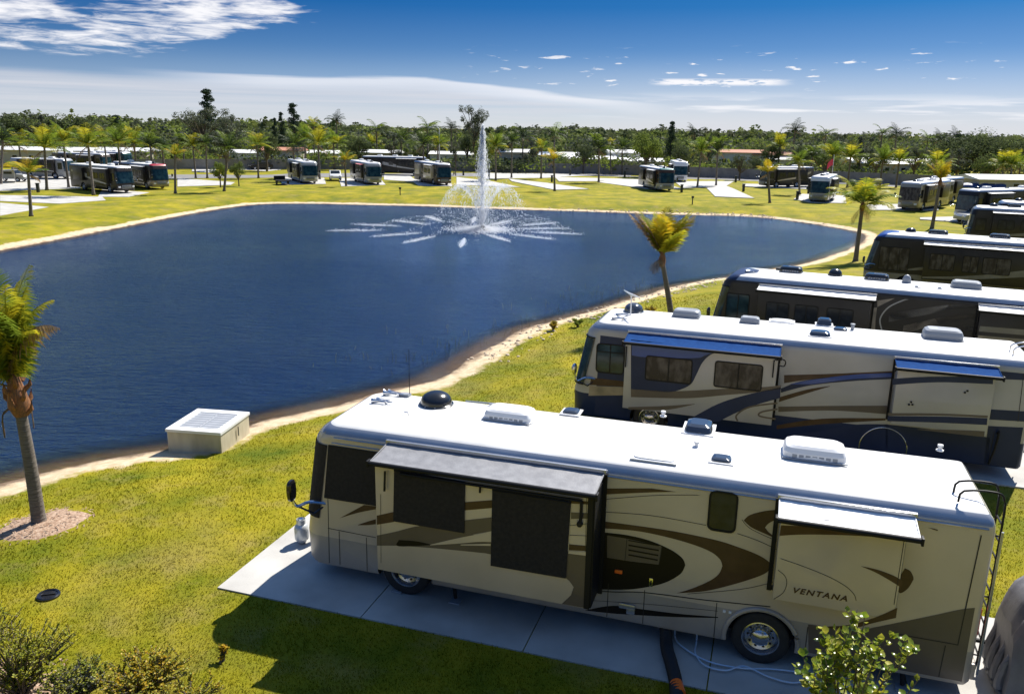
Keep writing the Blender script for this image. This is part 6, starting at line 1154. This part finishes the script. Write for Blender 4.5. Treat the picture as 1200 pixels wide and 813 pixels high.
# ------------------------------------------------------------------ lawn blades
def blades():
    r=np.random.default_rng(12); n=270000; Y=11.+(r.random(n)**1.9)*38.; X=(r.random(n)*2-1)*(Y*.66+.5)
    s=shore(X,Y)+wob(X,Y,.9)*.22; ok=(s>1.45)&~in_pad(X,Y)&(np.hypot(X+11.25,Y-18.05)>1.1)&(np.hypot(X-S_[6][0]+.2,Y-S_[6][1]+.6)>1.6)&(np.hypot(X-dx_,Y-dy_)>.24)
    X=X[ok];Y=Y[ok]; n=len(X); Z=height(X,Y); a=r.random(n)*6.283; l=r.uniform(.022,.055,n)*(1+.3*wob(X,Y,1.7)); w=r.uniform(.006,.012,n)*(Y/14); dx,dy=np.cos(a),np.sin(a); le=r.uniform(.2,1.,n)*l; la=r.random(n)*6.283
    V=np.stack([np.stack([X-dx*w,Y-dy*w,Z-.005],1),np.stack([X+dx*w,Y+dy*w,Z-.005],1),np.stack([X+le*np.cos(la),Y+le*np.sin(la),Z+l],1)],1).reshape(-1,3)
    o=npmesh('grass',V,np.arange(len(V)).reshape(-1,3),'grass_blade'); tag(o,'mown grass of the near lawn, green with yellow-dry patches','grass',kind='stuff')
def blade_mat():
    m=bpy.data.materials.new('grass_blade'); nt=nodes_of(m); N=nt.nodes; K=nt.links; o=N.new('ShaderNodeOutputMaterial'); tc=N.new('ShaderNodeTexCoord')
    def noise(sc,d):
        n=N.new('ShaderNodeTexNoise'); n.inputs['Scale'].default_value=sc; n.inputs['Detail'].default_value=d; n.inputs['Roughness'].default_value=.65; K.new(tc.outputs['Object'],n.inputs['Vector']); return n.outputs[0]
    def ramp(x,els):
        r=N.new('ShaderNodeValToRGB'); e=r.color_ramp.elements
        while len(e)<len(els): e.new(.5)
        for q,(p,c) in zip(e,els): q.position=p; q.color=(*c,1)
        K.new(x,r.inputs[0]); return r.outputs[0]
    a=ramp(noise(.35,6),[(.30,(.115,.15,.006)),(.5,(.255,.23,.010)),(.68,(.40,.32,.022))]); b=ramp(noise(19.,2),[(.35,(.45,.5,.4)),(.6,(1.,1.,1.)),(.75,(1.9,1.6,1.5))])
    mx=N.new('ShaderNodeMix'); mx.data_type='RGBA'; mx.blend_type='MULTIPLY'; mx.inputs[0].default_value=1.; K.new(a,mx.inputs[6]); K.new(b,mx.inputs[7])
    wn=ramp(noise(.22,4),[(.52,(0,0,0)),(.70,(.5,.5,.5))]); m2=N.new('ShaderNodeMix'); m2.data_type='RGBA'; K.new(wn,m2.inputs[0]); K.new(mx.outputs[2],m2.inputs[6]); m2.inputs[7].default_value=(.36,.28,.09,1); mx=m2
    d=N.new('ShaderNodeBsdfDiffuse'); t=N.new('ShaderNodeBsdfTranslucent'); s=N.new('ShaderNodeMixShader'); s.inputs[0].default_value=.45; K.new(mx.outputs[2],d.inputs[0]); K.new(mx.outputs[2],t.inputs[0]); K.new(d.outputs[0],s.inputs[1]); K.new(t.outputs[0],s.inputs[2]); K.new(s.outputs[0],o.inputs[0]); return m
M['grass_blade']=blade_mat(); blades()
# reeds in the shallows, stones on the bank: nobody could count them
def reeds():
    r=np.random.default_rng(3); n=170; t=r.random(n); base=np.stack([np.interp(t,[0,.3,.6,1],[-4.5,-1.,4.5,10.5]),np.interp(t,[0,.3,.6,1],[33.5,39.,47.5,55.5])],1); off=r.exponential(1.5,n)+.1; X=base[:,0]-off*.83; Y=base[:,1]+off*.56*0+r.normal(size=n)*.5
    s=shore(X,Y); k=(s<.3)&(s>-6); X=X[k];Y=Y[k]; m=MB()
    for x,y in zip(X,Y):
        h=rng.uniform(.1,.5); lx,ly=rng.uniform(-.12,.12),rng.uniform(-.12,.12); m.tube([(x,y,WATER-.3),(x+lx*.4,y+ly*.4,WATER+h*.6),(x+lx,y+ly,WATER+h)],[.009,.008,.004],'reed',4,caps=False)
    o=m.build('reeds'); tag(o,'thin dark reeds standing in the shallows along the near bank','reeds',kind='stuff')
reeds()
def stones():
    m=MB(); rg=random.Random(9)
    def stone(x,y,s):
        z=ht(x,y); bm=bmesh.new(); bmesh.ops.create_icosphere(bm,subdivisions=1,radius=1); bm.verts.index_update(); o=[rg.uniform(.7,1.2) for _ in bm.verts]
        m.add([(x+v.co.x*s*o[i],y+v.co.y*s*o[i]*.8,z+s*.2+v.co.z*s*.55*o[i]) for i,v in enumerate(bm.verts)],[tuple(v.index for v in f.verts) for f in bm.faces],'rock'); bm.free()
    for _ in range(300):
        t=rg.random(); x=np.interp(t,[0,.3,.6,1],[-1.9,1.1,7.3,15.2]); y=np.interp(t,[0,.3,.6,1],[35.6,42.4,50.1,58.4]); d=rg.uniform(-.1,2.2); stone(x+d*.8,y-d*.6,rg.uniform(.03,.12))
    for _ in range(230):
        t=rg.random(); x=np.interp(t,[0,.2,.45,.7,1],[4,14,24,30,35]); y=np.interp(t,[0,.2,.45,.7,1],[106,104.3,103.4,101.5,92.]); d=rg.uniform(.0,1.7); stone(x+d*.2,y+d,rg.uniform(.05,.15))
    o=m.build('bank_stones',smooth=0); tag(o,'scattered pale stones along the sandy banks','stones',kind='stuff')
stones()
for i,(x,y,l) in enumerate([[3.329,40.931,'green tuft of weeds on the sandy bank near the silver and navy motorhome'],[7.288,42.692,'dry golden weeds at the foot of the golden palm'],[2.054,40.522,'low dry weeds on the stony bank, nearest the reeds']]):
    leafy('weed_clump',l,'weeds',x,y,.45,.4,12,.09,['leaf_bright'] if i==0 else ['dry_plant','leaf_gold'],60+i,nleaf=12)
# ------------------------------------------------------------------ lamp post, pedestals, flag, boat, car and the rest of the far side
lx,ly=[-13.389,150]; lz=9.057
t=thing('lamp_post','tall white street lamp behind the long dark motorhome','street lamp',(lx,ly,0)); m=MB(); m.tube([(0,0,0),(0,0,lz-.3)],[.14,.08],'lamp_post',8); m.build('pole',t); m=MB(); m.tube(crom([(0,0,lz-.35),(-.3,0,lz),(-1.2,0,lz+.1)],3),.05,'lamp_post',6); m.build('arm',t); m=MB(); m.box((-1.5,0,lz+.06),(.8,.3,.16),'lamp_post',ch=.04); m.build('lamp_head',t)
for x,y,l in [[-4.78,156.212,'dark service pedestal just right of the fountain jet'],[0.307,176.984,'service pedestal by the fence between two palms right of the jet'],[6.581,149.19,'service pedestal left of the slender young palm'],[11.286,172.165,'service pedestal on the grass right of the slender young palm'],[22.06,169.164,'service pedestal left of the teal-nosed motorhome'],[41.465,158.016,'service pedestal behind the bright empty pad'],[36.353,133.415,'service pedestal at the corner of the bright empty pad'],[25.747,129.369,'short reddish pedestal right of the teal-nosed motorhome'],[40.114,118.883,'service pedestal left of the pale blue motorhome'],[-62.891,110.478,'green service pedestal left of the full green palm'],[-10.128,165.975,'service pedestal left of the fountain jet']]:
    t=thing('service_pedestal',l,'service pedestal',(x,y,.05),0,'service pedestals at the sites'); m=MB(); m.box((0,0,.55),(.36,.30,1.1),'post_dark',ch=.04); m.build('cabinet',t); m=MB(); m.box((0,0,1.16),(.46,.40,.12),'post_dark',ch=.04); m.build('cap',t)
for x,y,l in [[-15.897,116.452,'marker post on the bank left of the fountain'],[23.245,109.213,'marker post on the bank right of the golden palm top']]:
    t=thing('marker_post',l,'post',(x,y,ht(x,y)),0,'marker posts on the far bank'); m=MB(); m.tube([(0,0,-.1),(0,0,1.0)],.07,'post_dark',8); m.build('pole',t); m=MB(); m.box((0,-.03,.92),(.34,.06,.26),'post_dark',ch=.02); m.build('plate',t)
fx_,fy_=[46.54,123.846]; t=thing('flag_pole','red flag on a thin pole behind the pale blue motorhome','flag',(fx_,fy_,0)); fz=5.006; m=MB(); m.tube([(0,0,0),(0,0,fz+1.2)],.04,'lamp_post',6); m.build('pole',t)
m=MB(); vs=[]; 
for i in range(9):
    for j in range(2): vs.append((-.06-i*.10,.06*math.sin(i*1.3),fz+.6-j*.9-.02*i*i*.6))
m.add(vs,[(2*i,2*i+1,2*i+3,2*i+2) for i in range(8)],'flag_red'); m.build('flag',t)
bx_,by_=[75.824,136.394]
t=thing('covered_boat','boat under a dark blue cover in front of the white roof at the right edge','boat',(bx_,by_,.05),R(-10)); vs=[];F=[]
for i in range(15):
    x=-3.4+6.8*i/14; hw=1.1*(1-(max(0,x)/3.5)**2)**.5 if x>0 else 1.1; 
    for j in range(9):
        a=PI*j/8; vs.append((x,hw*math.cos(a),1.0+.9*math.sin(a)*(1.0-.35*abs(x)/3.4)+.1*math.sin(i*1.1)))
for i in range(14):
    for j in range(8): q=i*9+j; F.append((q,q+1,q+10,q+9))
m=MB(); m.add(vs,F,'tarp_blue'); m.build('cover',t); vs=[];F=[]
for i in range(15):
    x=-3.3+6.7*i/14; hw=1.05*(1-(max(0,x)/3.45)**2)**.5 if x>0 else 1.05
    for j,(a,b) in enumerate(((1,1.05),(.8,.6),(0,.35),(-.8,.6),(-1,1.05))): vs.append((x,hw*a,b))
for i in range(14):
    for j in range(4): q=i*5+j; F.append((q,q+5,q+6,q+1))
m=MB(); m.add(vs,F,'white_paint'); m.build('hull',t); m=MB(); m.box((0,0,.3),(5.5,.2,.12),'trim_black'); m.box((-.6,0,.3),(.2,2,.12),'trim_black'); m.build('trailer_frame',t)
def car(q,deg,k,label,van=False,name='parked_car',cat='car',bed=False):
    t=thing(name,label,cat,(q[0],q[1],.05),R(deg)); L,W=4.7,1.85
    prof=[(-2.35,.45),(-2.35,.95),(-2.2,1.08),(-1.9,1.12),(-1.5,1.62),(.2,1.66),(1.0,1.12),(2.1,.98),(2.35,.75),(2.35,.4)] if not bed else [(-2.6,.5),(-2.6,1.1),(-.9,1.1),(-.8,1.75),(.7,1.75),(1.2,1.15),(2.4,1.05),(2.6,.8),(2.6,.45)]
    m=MB(); n=len(prof); rows=[]
    for y,s in ((-W/2,.0),(-W/2+.12,1),(W/2-.12,1),(W/2,.0)):
        rows.append([(x*(1 if s else .985),y,z if s else (z-.05 if z>1.2 else z-.02)) for x,z in prof])
    vs=[p for r in rows for p in r]; F=[(a*n+i,a*n+i+1,(a+1)*n+i+1,(a+1)*n+i) for a in range(3) for i in range(n-1)]+[(a*n+n-1,a*n,(a+1)*n,(a+1)*n+n-1) for a in range(3)]+[tuple(range(n))[::-1],tuple(range(3*n,4*n))]
    m.add(vs,F,k); m.build('body',t,smooth=30)
    m=MB(); xa,xb=(-1.55,.85) if not bed else (-.7,1.05)
    for s in (1,-1): m.box(((xa+xb)/2-.1,s*(W/2+.002),1.34),(xb-xa-.5,.012,.36),'glass_dark')
    m.build('side_window',t); m=MB(); a,b=((.30,1.62),(.98,1.16)) if not bed else ((.78,1.70),(1.18,1.2))
    m.add([(a[0],-W/2+.18,a[1]+.012),(b[0]+.01,-W/2+.15,b[1]+.012),(b[0]+.01,W/2-.15,b[1]+.012),(a[0],W/2-.18,a[1]+.012)],[(0,1,2,3)],'glass_dark'); m.build('windshield',t)
    for s in (1,-1):
        m=MB(); m.box((2.33 if not bed else 2.58,s*.65,.80),(.06,.3,.16),'plastic_white',ch=.02); m.build('headlight',t)
        for x in (-1.45,1.45):
            m=MB(); m.lathe([(.2,0),(.33,0),(.35,.04),(.35,.18),(.33,.22)],(x,s*(W/2-.1)-.11,.35),'rubber',seg=16,axis='y',close=False); w_=m.build('wheel',t); m=MB(); m.lathe([(.21,.0),(.1,.02),(.001,.02)],(x,s*(W/2+.012) if s>0 else -W/2-.012-.02,.35),'alloy',seg=12,axis='y',close=False); m.build('rim',w_)
car([-31.024,145.441],-75,'white_paint','small white car parked between the tan motorhome and the pink awning')
car([-52.919,175.842],-150,'charcoal_paint','dark car on the far pad left of the silver and tan motorhome')
car([-77.828,129.897],0,'grey_paint','grey pickup truck at the far left edge under the yellow umbrella',bed=True,name='pickup_truck',cat='truck')
car([50.41,90.612],190,'grey_paint','grey car between the noses of the dark motorhomes near the right edge')
tx,ty=[-36.77,132.943]; t=thing('flat_trailer','low dark trailer beside the silver and tan motorhome','trailer',(tx,ty,.05),R(-60)); m=MB(); m.box((0,0,.6),(3.6,1.8,.12),'trim_black'); m.box((-1.6,0,.95),(.08,1.8,.6),'trim_black'); m.build('deck',t)
for s in (1,-1): m=MB(); m.lathe([(.001,.0),(.3,.0),(.33,.2),(.001,.2)],(0,s*.9-.1,.35),'rubber',seg=14,axis='y',close=False); m.build('wheel',t)
ux,uy=[-76.315,128.216]; t=thing('umbrella','bright yellow parasol at the far left edge','umbrella',(ux,uy,.05)); m=MB(); m.tube([(0,0,0),(0,0,2.9)],.04,'lamp_post',6); m.build('pole',t)
m=MB(); m.lathe([(1.9,2.3),(1.85,2.45),(1.2,2.8),(.5,3.05),(.001,3.12)],(0,0,0),'frond_gold',seg=8,close=False); m.build('canopy',t,smooth=0)
print('OBJECTS',len(bpy.data.objects))
